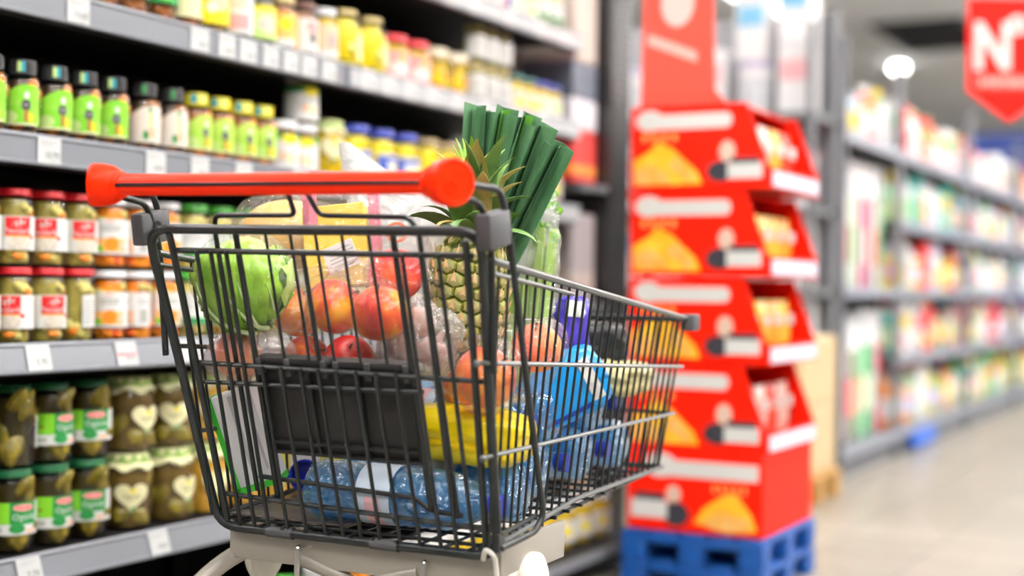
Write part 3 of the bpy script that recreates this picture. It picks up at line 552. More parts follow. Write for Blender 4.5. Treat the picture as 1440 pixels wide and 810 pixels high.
hd = G(); hd.prism([(-W_+.015, 1.21), (-W_+.02, 1.56), (-W_+.03, 1.60), (-.19, 1.6), (-.175, 1.56), (-.165, 1.25), (-.13, 1.21)], .006, 0, Matrix.Translation((0, .03, 0)))
hdo = hd.build('header_card', mat('header_red', (.90, .09, .06), .4), dis, False)
g = G(); face_poly(g, [(-.28+a, 1.50+b) for a, b in circ(.05, .065, 24)], 0); g.prism([(-.37, 1.42), (-.22, 1.36), (-.22, 1.33), (-.37, 1.39)], .001, 1, Matrix.Translation((0, -.001, 0))); o = g.build('printed_picture', [mat('print_faded', (.9, .62, .58), .5), mat('print_faded2', (.88, .5, .45), .5)], hdo, False); o.location = (0, .03, 0)
# packets in the trays
def pouch_mesh(name, wd, h, t, m, m2):
    g = G(); n, k = 10, 9; vs = []; fs = []
    for side in (-1, 1):
        for j in range(k+1):
            v = j/k
            for i in range(n+1):
                u = i/n; bul = (math.sin(PI*u)**.6)*(math.sin(PI*min(1, max(0, (v-.04)/.92)))**.5)
                vs.append(((u-.5)*wd*(1-.06*bul), side*t/2*bul+side*.0006, v*h+.002*math.sin(u*9)*(v > .9)))
    N_ = (n+1)*(k+1)
    for s_ in (0, 1):
        for j in range(k):
            for i in range(n):
                a = s_*N_+j*(n+1)+i; q = (a, a+1, a+n+2, a+n+1); fs.append(q if s_ else q[::-1])
    ring = [i for i in range(n+1)]+[j*(n+1)+n for j in range(1, k+1)]+[k*(n+1)+i for i in range(n-1, -1, -1)]+[j*(n+1) for j in range(k-1, 0, -1)]
    for i in range(len(ring)): a, b = ring[i], ring[(i+1) % len(ring)]; fs.append((a, b, b+N_, a+N_))
    g.add(vs, fs); g.mi = [0]*len(fs); g2 = G()
    return g.mesh(name, [m])
PCK = [('orange yellow snack packet', (.88, .42, .04)), ('golden snack packet', (.85, .58, .06)), ('pale pink snack packet', (.80, .55, .48)), ('red snack packet', (.75, .06, .03))]
pm = [pouch_mesh('packet', .13, .17, .045, mat('packet_%d' % i, c, .3, coat=.4, var=.15, vscale=15), None) for i, (_, c) in enumerate(PCK)]
band = G(); band.box((0, -.0245, .115), (.075, .003, .03)); bandm = band.mesh('printed_band', WHITE, False)
tn = ['lowest', 'second lowest', 'second highest', 'highest']
for ti, z in enumerate(zs):
    for j in range(4):
        i = [[2, 2, 3, 2], [1, 1, 0, 1], [0, 1, 1, 0], [3, 2, 0, 3]][ti][j]
        t = thing('snack_packet', '%s standing in the %s display tray, %s from the cart side' % (PCK[i][0], tn[ti], ordn(j)), 'packet', (-1.227-.075, 3.767+.075+j*.105, .167+z+.010), (.0, 0, PI/2+random.uniform(-.06, .06)), 'packets in the red display')
        t.scale = (.7, 1, .98 if ti != 3 else 1.05); obj('pouch', pm[i], t); obj('printed_band', bandm, t)

# ------------------------------------------------------------------ carton stack on a wooden pallet beyond the display
WOOD = mat('pallet_wood', (.50, .29, .10), .6, var=.25, vscale=14, stretch=(1, 8, 8)); CARD = mat('cardboard', (.58, .43, .25), .65, var=.06, vscale=8)
pallet('wooden_pallet', 'wooden pallet under the brown cartons behind the red display', (-1.83, 5.62, 0), WOOD, (.5, .55, .12))
for k in range(2):
    carton('carton', 'brown cardboard carton on the wooden pallet, %s of two' % ['lower', 'upper'][k], 'box', (-1.83, 5.62, .121+k*.276), (.46, .5, .274), CARD, 'cartons on the wooden pallet')

# ------------------------------------------------------------------ far gondola
GX, GY0, GY1 = -1.70, 6.32, 13.2
GM = mat('gondola_dark', (.13, .135, .15), .5); GB = mat('gondola_rail', (.28, .30, .36), .4)
levels = [.14, .52, .87, 1.22, 1.58]; lname = ['bottom', 'second', 'third', 'fourth', 'top']
secs = [GY0, 7.42, 9.34, 11.26, GY1]
for s_ in range(4):
    y0, y1 = secs[s_], secs[s_+1]-.01
    t = thing('shelving_bay', 'far shelving bay across the cross aisle, %s from the red display' % ordn(s_), 'shelving', (GX, y0, 0), group='far shelving bays'); L = y1-y0
    g = G(); g.box((-.47, L/2, 1.0), (.02, L, 2.0)); g.build('back_panel', mat('gondola_back', (.30, .30, .32), .6), t, False)
    g = G(); g.box((-.24, L/2, .06), (.44, L, .12)); g.build('plinth', GM, t, False)
    for z in (levels if s_ else levels[::2]):
        g = G(); g.box((-.235, L/2, z-.012), (.45, L, .024)); sh_ = g.build('shelf', GM, t, False)
        g = G(); g.box((.0, L/2, z-.02), (.012, L-.01, .045)); g.build('price_rail', GB if not (z < .2 and s_ == 0) else GB, sh_, False)
    for yy in (.02, L-.02):
        g = G(); g.box((-.012, yy, 1.0), (.03, .03, 2.0)); g.build('upright', GM, t, False)
g = G(); g.box((0, 0, 0), (.02, .55, .085)); o = tag(g.build('base_strip', mat('blue_strip', (.02, .13, .60), .4), smooth=False), 'bright blue strip clipped along the plinth of the far shelving', 'strip'); o.location = (GX+.02, 7.95, .065)
PAL = {'white': (.82, .82, .84), 'pale grey': (.60, .62, .66), 'red': (.70, .04, .04), 'green': (.04, .38, .10), 'teal': (.03, .42, .36), 'yellow': (.85, .62, .02), 'orange': (.85, .28, .03), 'navy': (.02, .04, .18), 'pale green': (.50, .70, .42), 'lilac': (.55, .5, .68), 'pink': (.82, .45, .48), 'brown': (.22, .06, .05), 'sky blue': (.20, .50, .75)}
pmat = {k: mat('product_'+k.replace(' ', '_'), c, .35, coat=.2) for k, c in PAL.items()}
def prod_bottle():
    g = G(); g.lathe([(0, 0), (.045, 0), (.05, .008), (.05, .16), (.044, .19), (.022, .225), (.02, .235)], 16); h = G(); h.lathe([(.023, .233), (.023, .262), (.02, .266), (0, .267)], 14)
    l = G(); l.wrect(.0508, -1.9, 1.9, .04, .14); return [('body', g, 0), ('cap', h, 1), ('label', l, 2)]
def prod_spray():
    g = G(); g.lathe([(0, 0), (.04, 0), (.045, .008), (.045, .12), (.03, .17), (.015, .2)], 16); h = G(); h.box((.012, 0, .215), (.07, .024, .03)); h.box((.035, 0, .19), (.008, .012, .04)); h.lathe([(.017, .19), (.017, .21)], 10)
    l = G(); l.wrect(.0458, -1.9, 1.9, .02, .11); return [('body', g, 0), ('trigger', h, 1), ('label', l, 2)]
def prod_box():
    g = G(); g.rbox((0, 0, .12), (.12, .11, .24), .004, seg=1); h = G(); h.box((.0605, 0, .15), (.001, .09, .07)); l = G(); l.box((.0608, 0, .06), (.001, .07, .04)); return [('body', g, 0), ('picture', h, 1), ('label', l, 2)]
def prod_tub():
    g = G(); g.lathe([(0, 0), (.05, 0), (.058, .14), (.058, .15)], 18); h = G(); h.lathe([(.061, .148), (.061, .165), (.055, .17), (0, .17)], 18); l = G(); l.wrect(.0567, -1.8, 1.8, .04, .12); return [('body', g, 0), ('lid', h, 1), ('label', l, 2)]
def prod_roll():
    g = G(); g.lathe([(0, 0), (.03, 0), (.033, .01), (.033, .60), (.03, .61), (.012, .61)], 14); h = G(); h.lathe([(.0335, .45), (.0335, .60), (.03, .612), (0, .612)], 14); l = G(); l.wrect(.0338, -1.6, 1.6, .12, .3); return [('body', g, 0), ('end_wrap', h, 1), ('label', l, 2)]
PRK = {'bottle': (prod_bottle, .115), 'spray bottle': (prod_spray, .11), 'carton': (prod_box, .125), 'tub': (prod_tub, .13), 'wrapped roll': (prod_roll, .075)}
_pmc = {}
def product(kind, cols, label, loc, rz, group, sc=1):
    fn, _ = PRK[kind]; t = thing(kind.replace(' ', '_') if kind != 'carton' else 'product_carton', label, kind.split()[-1] if kind != 'carton' else 'box', loc, (0, 0, rz), group); t.scale = (sc,)*3
    for nm, ge, ci in (fn() if kind not in _pmc else _pmc[kind]):
        key = (kind, nm, cols[ci])
        if key not in _pmc: _pmc[key] = ge.mesh(nm, pmat[cols[ci]], ge is not None)
        obj(nm, _pmc[key], t)
for k in list(PRK): _pmc[k] = PRK[k][0]()
rp = random.Random(21)
for li, z in enumerate(levels):
    y = GY0+.1; cnt = {}
    pal = [['yellow', 'orange', 'teal', 'white', 'green', 'pale green', 'white', 'yellow', 'white'], ['white', 'pink', 'lilac', 'white', 'pale green', 'teal', 'navy', 'red'], ['white', 'white', 'pale green', 'lilac', 'yellow', 'white', 'sky blue', 'red'], ['white', 'red', 'white', 'teal', 'navy', 'white', 'lilac', 'green'], ['white', 'red', 'white', 'pale green', 'red', 'white', 'sky blue']][li]
    while y < GY1-.1:
        near = y < 7.33
        if near and li in (0, 2): kind = 'wrapped roll'; cols = rp.choice([('brown', 'white', 'red'), ('white', 'pale grey', 'pink'), ('lilac', 'white', 'white'), ('green', 'white', 'pale green'), ('pale green', 'white', 'green'), ('red', 'white', 'brown'), ('brown', 'pale grey', 'white')])
        elif near and li in (1, 3): y = 7.46; continue
        else:
            kind = rp.choice(['bottle', 'bottle', 'spray bottle', 'carton', 'tub']); a = rp.choice(pal); cols = (a, rp.choice(['white', 'red', 'navy', 'white', 'green', 'yellow']), rp.choice(['white', 'white', 'pale green', 'yellow', 'lilac', 'pink']))
        if not near and y < 7.46: y = 7.46
        sc = rp.uniform(1.08, 1.2) if kind != 'wrapped roll' else rp.uniform(.95, 1.02)
        wd = PRK[kind][1]*sc; y += wd/2; key = (kind, cols[0]); i = cnt.get(key, 0); cnt[key] = i+1
        product(kind, cols, '%s %s, %s along the %s shelf of the far shelving' % (cols[0], kind, ordn(i), lname[li]), (GX-.035-.075*sc, y, z+.0015), rp.uniform(-.4, .1), '%ss on the far shelving' % kind, sc)
        y += wd/2+.014+max(0, (y-8)*.010)
# end rack of that gondola, facing the camera
er = thing('end_rack', 'end rack with white packages behind the red display', 'shelving', (-2.42, GY0-.03, 0)); EW = 1.4
g = G(); g.box((0, 0, 1.05), (EW, .02, 2.1)); g.build('back_panel', mat('endrack_back', (.35, .35, .37), .6), er, False)
ez = [.12, .5, .86, 1.21, 1.62]
for z in ez:
    g = G(); g.box((0, -.19, z-.015), (EW, .36, .03)); g.build('shelf', mat('endrack_shelf', (.10, .105, .11), .5), er, False)
for x in (-EW/2+.02, EW/2-.02):
    g = G(); g.box((x, -.03, 1.05), (.04, .06, 2.1)); g.box((x, -.36, 1.0), (.03, .03, 2.0)); g.build('upright', GM, er, False)
for li, z in enumerate(ez):
    for j in range(7):
        cols = rp.choice([('white', 'sky blue', 'white'), ('white', 'pink', 'white'), ('white', 'lilac', 'pale grey'), ('white', 'white', 'pale green')]) if li != 3 else rp.choice([('white', 'pink', 'red'), ('white', 'orange', 'white'), ('pink', 'white', 'white')])
        kind = 'carton' if (li+j) % 3 else 'tub'; sc = 1.3 if kind == 'carton' else 1.45
        product(kind, cols, '%s %s, %s from the left on the %s shelf of the end rack' % (cols[0], kind, ordn(j), lname[li]), (-2.42-.60+j*.195, GY0-.215, z+.0015), -PI/2+rp.uniform(-.12, .12), 'packages on the end rack', sc)
        if li == 4 and j >= 5: product('carton', ('white', 'sky blue', 'white'), 'white carton stacked as a second layer on the end rack, %s from the left' % ordn(j), (-2.42-.60+j*.195, GY0-.215, z+(.004+.24*1.3 if kind == 'carton' else .17*1.45+.003)), -PI/2, 'packages on the end rack', 1.3)

# ------------------------------------------------------------------ hanging red shield sign
SGN = thing('hanging_sign', 'red shield-shaped sign with white N°1 hanging above the far shelving', 'sign', (-.99, 6.28, 1.58), (0, 0, TH))
sw = .177
g = G(); g.prism([(0, 0), (sw, .13), (sw, .52), (-sw, .52), (-sw, .13)], .012); g.build('board', mat('sign_red', (.95, .008, .002), .5, spec=.15), SGN, False)
g = G(); g.box((0, -.0008, .165), (.30, .0016, .055)); pn = g.build('lower_band', mat('sign_pale_red', (.85, .10, .08), .4), SGN, False)
g = G()
for s_, size, x, z, fx in (('N', .30, -.075, .305, 1.0), ('°', .30, .03, .32, 1.2), ('1', .30, .115, .305, 1.0)):
    vs, fs = text_geo(s_, size)
    for dx in (-.008, 0, .008): g.add([(x+a*fx*.72+dx, -.002-.0003*dx*100, z+b) for a, b in vs], fs)
for k in range(9): g.box((-.115+k*.029, -.002, .165+.004*(k % 2)), (.019, .0016, .022+.006*(k % 3)), 1)
g.build('lettering', [WHITE, mat('sign_small', (.9, .45, .42), .5)], SGN, False)
for x in (-.12, .12):
    g = G(); g.tube([(x, .006, .52), (x, .006, CEIL-1.58)], .002, 6); g.build('wire', mat('steel_wire', (.5, .5, .5), .3, 1), SGN)

# ------------------------------------------------------------------ shopping trolley
WIRE = mat('trolley_wire', (.011, .014, .015), .36, .0, spec=.35); WIRE_SHEEN = mat('trolley_zinc', (.12, .125, .125), .34, .7); HRED = mat('handle_red', (1.0, .026, .0), .36, spec=.14)  # side rails are the same wire, its reflection put into a paler colour
CLIP = mat('clip_grey', (.06, .06, .066), .5, spec=.3); SEAT = mat('seat_plastic', (.022, .021, .022), .5, bump=.05, bscale=200); CHAS = mat('chassis_beige', (.36, .335, .295), .4, .4); CHRM = mat('chrome', (.75, .75, .74), .15, 1)
cart = thing('shopping_trolley', 'dark grey wire shopping trolley with bright red handle, full of groceries', 'trolley', (-1.144, 1.531, 0), (0, .0123, .051))
def rp_(x, z): return (x, .1384*(.9233-z)/(.9233-.4895), z)     # the sloping rear plane
def add(path, r, name, m=WIRE, n=8, parent=cart): g = G(); g.tube(path, r, n); return g.build(name, m, parent)
# rear frame loop
zt, zb = .9233, .4895
add(arc_path([rp_(0, zt), rp_(.2615, zt), rp_(.2298, zb), rp_(-.2298, zb), rp_(-.2615, zt), rp_(0, zt)], .035, 6), .0068, 'rear_frame', n=12)
# rear gate
gate = G(); e = -.004
gate.tube(arc_path([(-.222, -.002, .918), (-.224, .012, .89), rp_(-.212, .50)], .02), .0052)
gate.tube(arc_path([(.24, .0, .912), (.238, .012, .88), rp_(.214, .50)], .02), .0052)
for (x0, x1, z0, z1, r) in [(-.228, .245, .894, .893, .0042), (-.222, .238, .735, .731, .0036), (-.212, .146, .707, .712, .0034), (-.213, .225, .540, .527, .0038)]:
    a, b = rp_(x0, z0), rp_(x1, z1); gate.tube([(a[0], a[1]+.004, a[2]), (b[0], b[1]+.004, b[2])], r)
go = gate.build('rear_gate', WIRE, cart)
for xt, xb in [(-.183, -.19), (-.159, -.165), (-.133, -.14), (.144, .144), (.171, .169), (.197, .195)]:
    a, b = rp_(xt, .894), rp_(xb, .486); add([a, b], .0031, 'gate_wire', parent=go)
for xt in (-.105, -.074, -.042, -.013, .016, .047, .078, .109):
    a, b = rp_(xt, .735), rp_(xt*1.02, .487); add([a, b], .0029, 'gate_wire', parent=go)
# folding seat: wire loop, wires, plastic panel
def sp_(x, z, off=.012): p = rp_(x, z); return (x, p[1]+off*.953, p[2]+off*.304)
seat = add(arc_path([sp_(-.158, .545), sp_(-.155, .92), (-.15, .006, .943), (-.019, .006, .943), (-.009, -.03, .975)], .012), .0036, 'seat_loop')
add(arc_path([sp_(.170, .535), sp_(.166, .92), (.154, .007, .941), (.02, .006, .943), (.019, -.03, .975)], .012), .0036, 'seat_loop')
for x, r in [(-.121, .0044), (-.072, .0022), (-.032, .0022), (-.016, .0034), (.008, .0022), (.049, .0022), (.09, .0022), (.127, .0044)]:
    zt_ = .921 if x != -.016 else .894; add([sp_(x, zt_), sp_(x*1.02, .735 if abs(x) < .11 else .54)], r, 'seat_wire')
add(arc_path([sp_(-.158, .562, .022), sp_(.10, .552, .022), sp_(.122, .535, .022), sp_(.172, .533, .022)], .015), .0036, 'seat_bar')
Ms = Matrix.Translation(sp_(0, .668, .024)) @ Matrix.Rotation(-math.atan2(.1384, .4338), 4, 'X').inverted()
Ms = Matrix.Translation(sp_(0, .668, .024)) @ Matrix.Rotation(math.atan2(.1384, .4338), 4, 'X')
g = G(); g.rbox((0, 0, 0), (.252, .006, .138), .0025, M=Ms); pan = g.build('seat_panel', SEAT, cart)
g = G()
for x in (-.122, -.04, .04, .122): g.box((x, -.006, 0), (.004, .008, .13), M=Ms)
for z in (.036, -.05, -.066): g.box((0, -.006, z), (.25, .008, .004), M=Ms)
g.build('seat_rib', SEAT, pan, False)
g = G(); g.rbox((-.062, -.004, .074), (.118, .02, .012), .003, M=Ms); g.rbox((.064, -.004, .074), (.122, .02, .012), .003, M=Ms); g.build('seat_lip', SEAT, pan)
for x in (-.118, -.07, -.01, .01, .06, .12):
    g = G(); g.rbox((x, -.008, .066), (.010, .016, .026), .002, M=Ms); g.build('hinge_clip', CLIP, pan)
# handle
HY, HZ = -.09, .978
hp = G(); Mx = Matrix.Translation((0, HY, HZ)) @ Matrix.Rotation(PI/2, 4, 'Y')
hp.lathe([(0, -.24), (.0143, -.24), (.0143, .24), (0, .24)], 28, M=Mx); ho = hp.build('handle_bar', HRED, cart)
g = G(); g.rbox((0, HY-.0140, HZ-.0008), (.468, .003, .0055), .001, seg=1); g.build('handle_strip', BLACK, ho)
for sx in (-1, 1):
    ax = Vector((sx*math.cos(math.radians(30)), -math.sin(math.radians(30)), 0))
    hc = G(); Mc = Matrix.Translation((sx*.234, HY, HZ)) @ Matrix.Rotation(sx*PI/2, 4, 'Y')
    hc.lathe([(.0143, -.004), (.0182, -.002), (.019, .002), (.019, .024), (.0, .024)], 28, M=Mc)
    Q = Vector((0, 0, 1)).rotation_difference(ax).to_matrix().to_4x4(); Md = Matrix.Translation((sx*.262, HY-.002, HZ)) @ Q
    hc.lathe([(0, -.030), (.012, -.029), (.0205, -.024), (.0262, -.015), (.0286, -.004), (.0292, .005), (.0292, .012), (.0278, .0155), (.0262, .0168), (.0250, .0166), (.0240, .0150), (0, .0152)], 40, M=Md)
    co = hc.build('handle_cap', HRED, ho)
    if sx == 1:
        em = G(); R2 = Md @ Matrix.Translation((0, 0, .0152))
        em.lathe([(.0056, 0), (.0056, .0014), (.0070, .0014), (.0070, 0)], 20, M=R2 @ Matrix.Translation((.002, -.009, 0)))
        for k in range(10): q = 2*PI*k/10; em.box((.002+.0078*math.cos(q), -.009+.0078*math.sin(q), .0003), (.0018, .0018, .0008), M=R2)
        em.box((0, .008, .0003), (.0009, .017, .0006), M=R2 @ Matrix.Translation((.006, 0, 0))); em.box((-.002, .007, .0003), (.013, .0009, .0006), M=R2)
        em.build('embossed_mark', HRED, co, False)
# handle brackets on both sides, plastic clips
for sx in (-1, 1):
    A = [(sx*.262, HY+.012, HZ+.0), (sx*.275, .025, .978), (sx*.276, .053, .921), (sx*.276, .117, .729), (sx*.274, .187, .545), (sx*.27, .17, .524), (sx*.262, .078, .515)]
    add(arc_path(A if sx == 1 else A[:3], .018), .0046, 'handle_bracket', n=10)
    B = [(sx*.255, HY+.018, HZ-.012), (sx*.262, -.003, .958), (sx*.263, .027, .905), (sx*.262, .047, .744)]
    add(arc_path(B, .018), .0046, 'handle_bracket', n=10)
    g = G(); Mk = Matrix.Translation((sx*.270, .018, .926)) @ Matrix.Rotation(-.18, 4, 'X').inverted(); g.rbox((0, 0, 0), (.022, .060, .045), .003, M=Mk); ck = g.build('bracket_clip', CLIP, cart)
    if sx == -1: g = G(); g.lathe([(.006, -.012), (.0095, -.012), (.0095, .013), (.006, .013), (.006, -.012)], 18, M=Mk @ Matrix.Rotation(PI/2, 4, 'Y')); g.build('clip_eyelet', BLACK, ck)
    if sx == 1:
        g = G(); g.box((.262, .078, .522), (.004, .018, .024)); g.build('foot_bracket', WIRE, cart, False)
        add([(.262, .08, .533), (.268, .172, .545)], .003, 'foot_bracket')
# side grids, front grid, floor grid
FY = .88
def side(sx, y, z):      # surface of the side: wide and tall at the rear, narrower in front
    t = (y-.0)/FY; xt_ = .2585+(.247-.2585)*t; xb_ = .231+(.203-.231)*t; ztp = .892+(.80-.892)*t; zbt = .505+(.53-.505)*min(1, t*2)
    u = (z-zbt)/(ztp-zbt); return (sx*(xb_+(xt_-xb_)*u), y, z)
for sx, nm in ((1, 'side_grid'), (-1, 'side_grid')):
    ztf = lambda y: .892+(.80-.892)*y/FY
    zbf = lambda y: .505+.025*min(1, 2*y/FY)
    root = G(); root.tube([side(sx, .02, ztf(.02)), side(sx, FY, ztf(FY))], .0052, 10); root.tube([side(sx, .02, ztf(.02)-.016), side(sx, .32, ztf(.32)-.013)], .0034); so = root.build('side_grid', WIRE_SHEEN, cart)
    for (z0, z1, y0) in [(.757, .714, .03), (.632, .629, .075)]: g = G(); g.tube([(sx*(abs(side(sx, y0, z0)[0])+.004*(sx > 0)), y0-(.012 if sx > 0 else -.02), z0+.001), (sx*(abs(side(sx, .88, z1)[0])+.004), .88, z1)], .0034); (g.ell((sx*(abs(side(sx, y0, z0)[0])+.004), y0-.014, z0), (.005, .005, .005), n=10, k=6) if sx == 1 else None); g.build('side_rail', WIRE_SHEEN, so)
    g = G(); g.tube([side(sx, .13, .505), side(sx, .44, .53), side(sx, .88, .53)], .0045); g.build('side_rail', WIRE_SHEEN, so)
    y = .062
    while y < .875:
        add([side(sx, y+(.125*(1-y/.25) if y < .0 else 0), ztf(y)), side(sx, y+max(0, .07-y*.25), zbf(y))], .0022, 'side_wire', parent=so); y += .0305
fo = G(); fo.tube(arc_path([side(-1, FY, .80), side(1, FY, .80)], .01), .0052, 10); fo.tube([side(-1, FY, .53), side(1, FY, .53)], .0045); fo.tube([side(-1, FY, .714), side(1, FY, .714)], .0034); fo.tube([side(-1, FY, .629), side(1, FY, .629)], .0034)
fro = fo.build('front_grid', WIRE, cart)
for i in range(14): x = -.225+i*.0346; add([(x, FY, .80), (x*.86, FY, .53)], .0022, 'front_wire', parent=fro)
for sx in (-1, 1): g = G(); g.rbox((sx*.250, FY+.0, .795), (.026, .04, .030), .004); g.build('corner_bumper', CLIP, cart)
fg = G(); fg.tube([(-.2, .14, .497), (-.2, FY, .528)], .003); fg.tube([(.2, .14, .497), (.2, FY, .528)], .003); flo = fg.build('floor_grid', WIRE, cart)
for i in range(11): x = -.19+i*.038; add([(x, .13, .497), (x*.93, FY, .528)], .0024, 'floor_wire', parent=flo)
for i in range(14): y = .155+i*.054; xw = .226-.027*y/FY; add([(-xw, y, .499+.031*(y-.13)/.75), (xw, y, .499+.031*(y-.13)/.75)], .0028, 'floor_wire', parent=flo)
g = G(); g.rbox((-.12, .24, .5065), (.2, .18, .004), .0015, seg=1); g.build('floor_mat', mat('mat_brown', (.14, .11, .10), .35, .3, bump=.6, bscale=120), cart)
for x in (.055, -.12): g = G(); g.lathe([(.0085, -.022), (.0085, .022)], 14, M=Matrix.Translation(rp_(x, zb)) @ Matrix.Rotation(PI/2, 4, 'Y')); g.build('rail_sleeve', CLIP, cart)
# chassis, hooks, casters
g = G(); g.rbox((0, .155, .462), (.44, .006, .042), .002); g.rbox((0, .18, .481), (.43, .05, .004), .0015); g.build('cross_plate', CHAS, cart)
for sx in (-1, 1):
    g = G(); g.rbox((sx*.222, .27, .478), (.006, .22, .055), .002); g.build('side_plate', CHAS, cart)
    leg = [(sx*.205, .40, .475), (sx*.212, .26, .455), (sx*.222, .14, .44), (sx*.25, .045, .37), (sx*.255, .0, .16)]
    add(arc_path(leg, .06, 6), .0135, 'chassis_leg', CHAS, 12)
    add(arc_path([(sx*.1, .158, .452), (sx*.02, .16, .43), (-sx*.12, .17, .33), (-sx*.2, .2, .2)], .03), .011, 'chassis_brace', CHAS, 10)
    add(arc_path([(sx*.255, .0, .16), (sx*.25, .2, .14), (sx*.19, .9, .14)], .05), .012, 'lower_rail', CHAS, 10)
    g = G(); g.lathe([(0, -.012), (.038, -.012), (.046, -.004), (.046, .006), (.036, .012), (0, .013)], 24, M=Matrix.Translation((sx*.228, .255, .432)) @ Matrix.Rotation(PI/2, 4, 'Y')); g.build('pivot_cover', mat('ivory_plastic', (.66, .64, .58), .35), cart)
    if sx == 1:
        g = G(); g.tube(arc_path([(sx*.213, .128, .487), (sx*.222, .115, .505), (sx*.235, .118, .495), (sx*.235, .13, .455)], .01), .0035); g.build('cable_hook', mat('ivory_plastic', (.6, .6, .5)), cart)
    for y, x in ((.0, .255), (.88, .19)):
        c = G(); c.box((sx*x, y, .13), (.05, .05, .03)); c.box((sx*x-.022, y+.01, .085), (.004, .04, .09)); c.box((sx*x+.022, y+.01, .085), (.004, .04, .09)); ca = c.build('caster', CHAS, cart, False)
        g = G(); g.lathe([(.02, -.014), (.055, -.014), (.062, -.008), (.062, .008), (.055, .014), (.02, .014)], 24, M=Matrix.Translation((sx*x, y+.02, .0635)) @ Matrix.Rotation(PI/2, 4, 'Y')); g.build('wheel', mat('wheel_grey', (.08, .08, .085), .5), ca)
for x in (-.09, .117): add(arc_path([(x, .148, .468), (x, .138, .472), (x, .136, .40), (x+.012, .136, .388)], .008), .0042, 'hook', CHRM)

# ------------------------------------------------------------------ groceries (placed in the trolley's frame)
CM = Matrix.Translation((-1.144, 1.531, 0)) @ Euler((0, .0123, .051)).to_matrix().to_4x4()
def put(name, label, cat, p, rot=(0, 0, 0), group=None):
    t = thing(name, label, cat, group=group); t.matrix_world = CM @ Matrix.Translation(p) @ Euler(rot).to_matrix().to_4x4(); return t
CLEAR = film('bag_clear', (.985, .985, .985), .05, .40, .05, .14, .8, 38); MILKY = film('bag_milky', (.93, .94, .95), .10, .5, .62, .25, .7, 22, .85); CLEAR2 = film('bag_haze', (.97, .97, .98), .08, .5, .28, .2, .6, 30)
SHRINK = film('shrink_film', (.97, .985, 1), .06, .5, .02, .08, .8, 30)
def bag_geo(spheres, margin=.004, crum=.008, n=56, k=40, seed=0, freq=22, hull=.8):
    """film pulled over a group of balls: outermost hit along each ray from the middle, then crumpled"""
    c = Vector((0, 0, 0)); W = 0
    for s_ in spheres: wt = s_[3]**3; c += Vector(s_[:3])*wt; W += wt
    c /= W; g = G(); vs = []; fs = []
    dirs = []
    for i in range(k+1):
        p = PI*i/k
        for j in range(n):
            a = 2*PI*j/n; d = Vector((math.sin(p)*math.cos(a), math.sin(p)*math.sin(a), math.cos(p))); best = .01
            for s_ in spheres:
                q = Vector(s_[:3])-c; b = q.dot(d); e_ = q.length_squared-(s_[3]+margin)**2
                # soft support: mix of exact hit and hull support
                h = b*b-e_
                if h > 0: best = max(best, b+math.sqrt(h))
                sup = (b+s_[3]+margin)
                best = max(best, hull*sup) if b > -.5*s_[3] else best
            nv = noise.noise((c+d*best)*freq+Vector((seed, seed*.7, 0))); nr = abs(noise.noise(Vector((a*2.1+seed, p*1.2, best*30)))); best *= 1; best += crum*(nv*.8+nr*.9)
            vs.append(c+d*best)
    for i in range(k):
        for j in range(n): fs.append((i*n+j, (i+1)*n+j, (i+1)*n+(j+1) % n, i*n+(j+1) % n))
    g.add(vs, fs); return g
# fruit mesh kinds
def fruit_mat(name, c0, c1, c2):
    m = mat(name, c0, .32, coat=.12); nt = m.node_tree; N = nt.nodes; L = nt.links; b = N['Principled BSDF']; tc = N.new('ShaderNodeTexCoord'); n = N.new('ShaderNodeTexNoise'); n.inputs['Scale'].default_value = 13; n.inputs['Detail'].default_value = 3
    mp = N.new('ShaderNodeMapping'); mp.inputs['Scale'].default_value = (1.4, 1.4, .7); L.new(tc.outputs['Object'], mp.inputs[0]); L.new(mp.outputs[0], n.inputs[0]); r = N.new('ShaderNodeValToRGB'); r.color_ramp.elements[0].position = .36; r.color_ramp.elements[0].color = (*c0, 1); r.color_ramp.elements[1].position = .66; r.color_ramp.elements[1].color = (*c2, 1); e2 = r.color_ramp.elements.new(.52); e2.color = (*c1, 1)
    L.new(n.outputs['Fac'], r.inputs[0]); L.new(r.outputs[0], b.inputs['Base Color']); return m
def fruit_mesh(m, r=.04):
    g = G(); prof = []
    for i in range(19):
        p = PI*i/18; rr_ = math.sin(p)**.92; z = -math.cos(p)*.92; dip = .16*math.exp(-(rr_/.28)**2); z = z-dip if z > 0 else z+dip*.7; prof.append((rr_*r*(1.0+.05*math.cos(p-.4)), z*r))
    g.lathe(prof, 28); return g.mesh('flesh', m)
STEM = mat('stem_brown', (.12, .07, .03), .7); sg = G(); sg.tube([(0, 0, .026), (.001, 0, .036), (.004, 0, .044)], [.0018, .0015, .002], 6); stem_m = sg.mesh('stem', STEM)
FM = {'red': fruit_mesh(fruit_mat('apple_red', (.55, .0, .004), (.68, .015, .004), (.80, .10, .015))), 'peach': fruit_mesh(fruit_mat('nectarine', (.48, .012, .008), (.76, .09, .012), (.92, .42, .005))), 'orange': fruit_mesh(fruit_mat('apple_orange', (.66, .06, .02), (.84, .17, .03), (.90, .36, .06)))}
def fruit(kind, label, p, rot=(0, 0, 0), r=.04, cat='apple', name='apple', group='bagged fruit in the trolley'):
    t = put(name, label, cat, p, rot, group); t.scale = (r/.04,)*3; obj('flesh', FM[kind], t); obj('stem', stem_m, t); return t
def bag(name, label, spheres, m=CLEAR, seed=0, crum=.008, **k_):
    g = bag_geo(spheres, seed=seed, crum=crum, **k_); t = put(name, label, 'bag', (0, 0, 0)); t.location = CM.translation; g.build('film', m, t, angle=3); return t
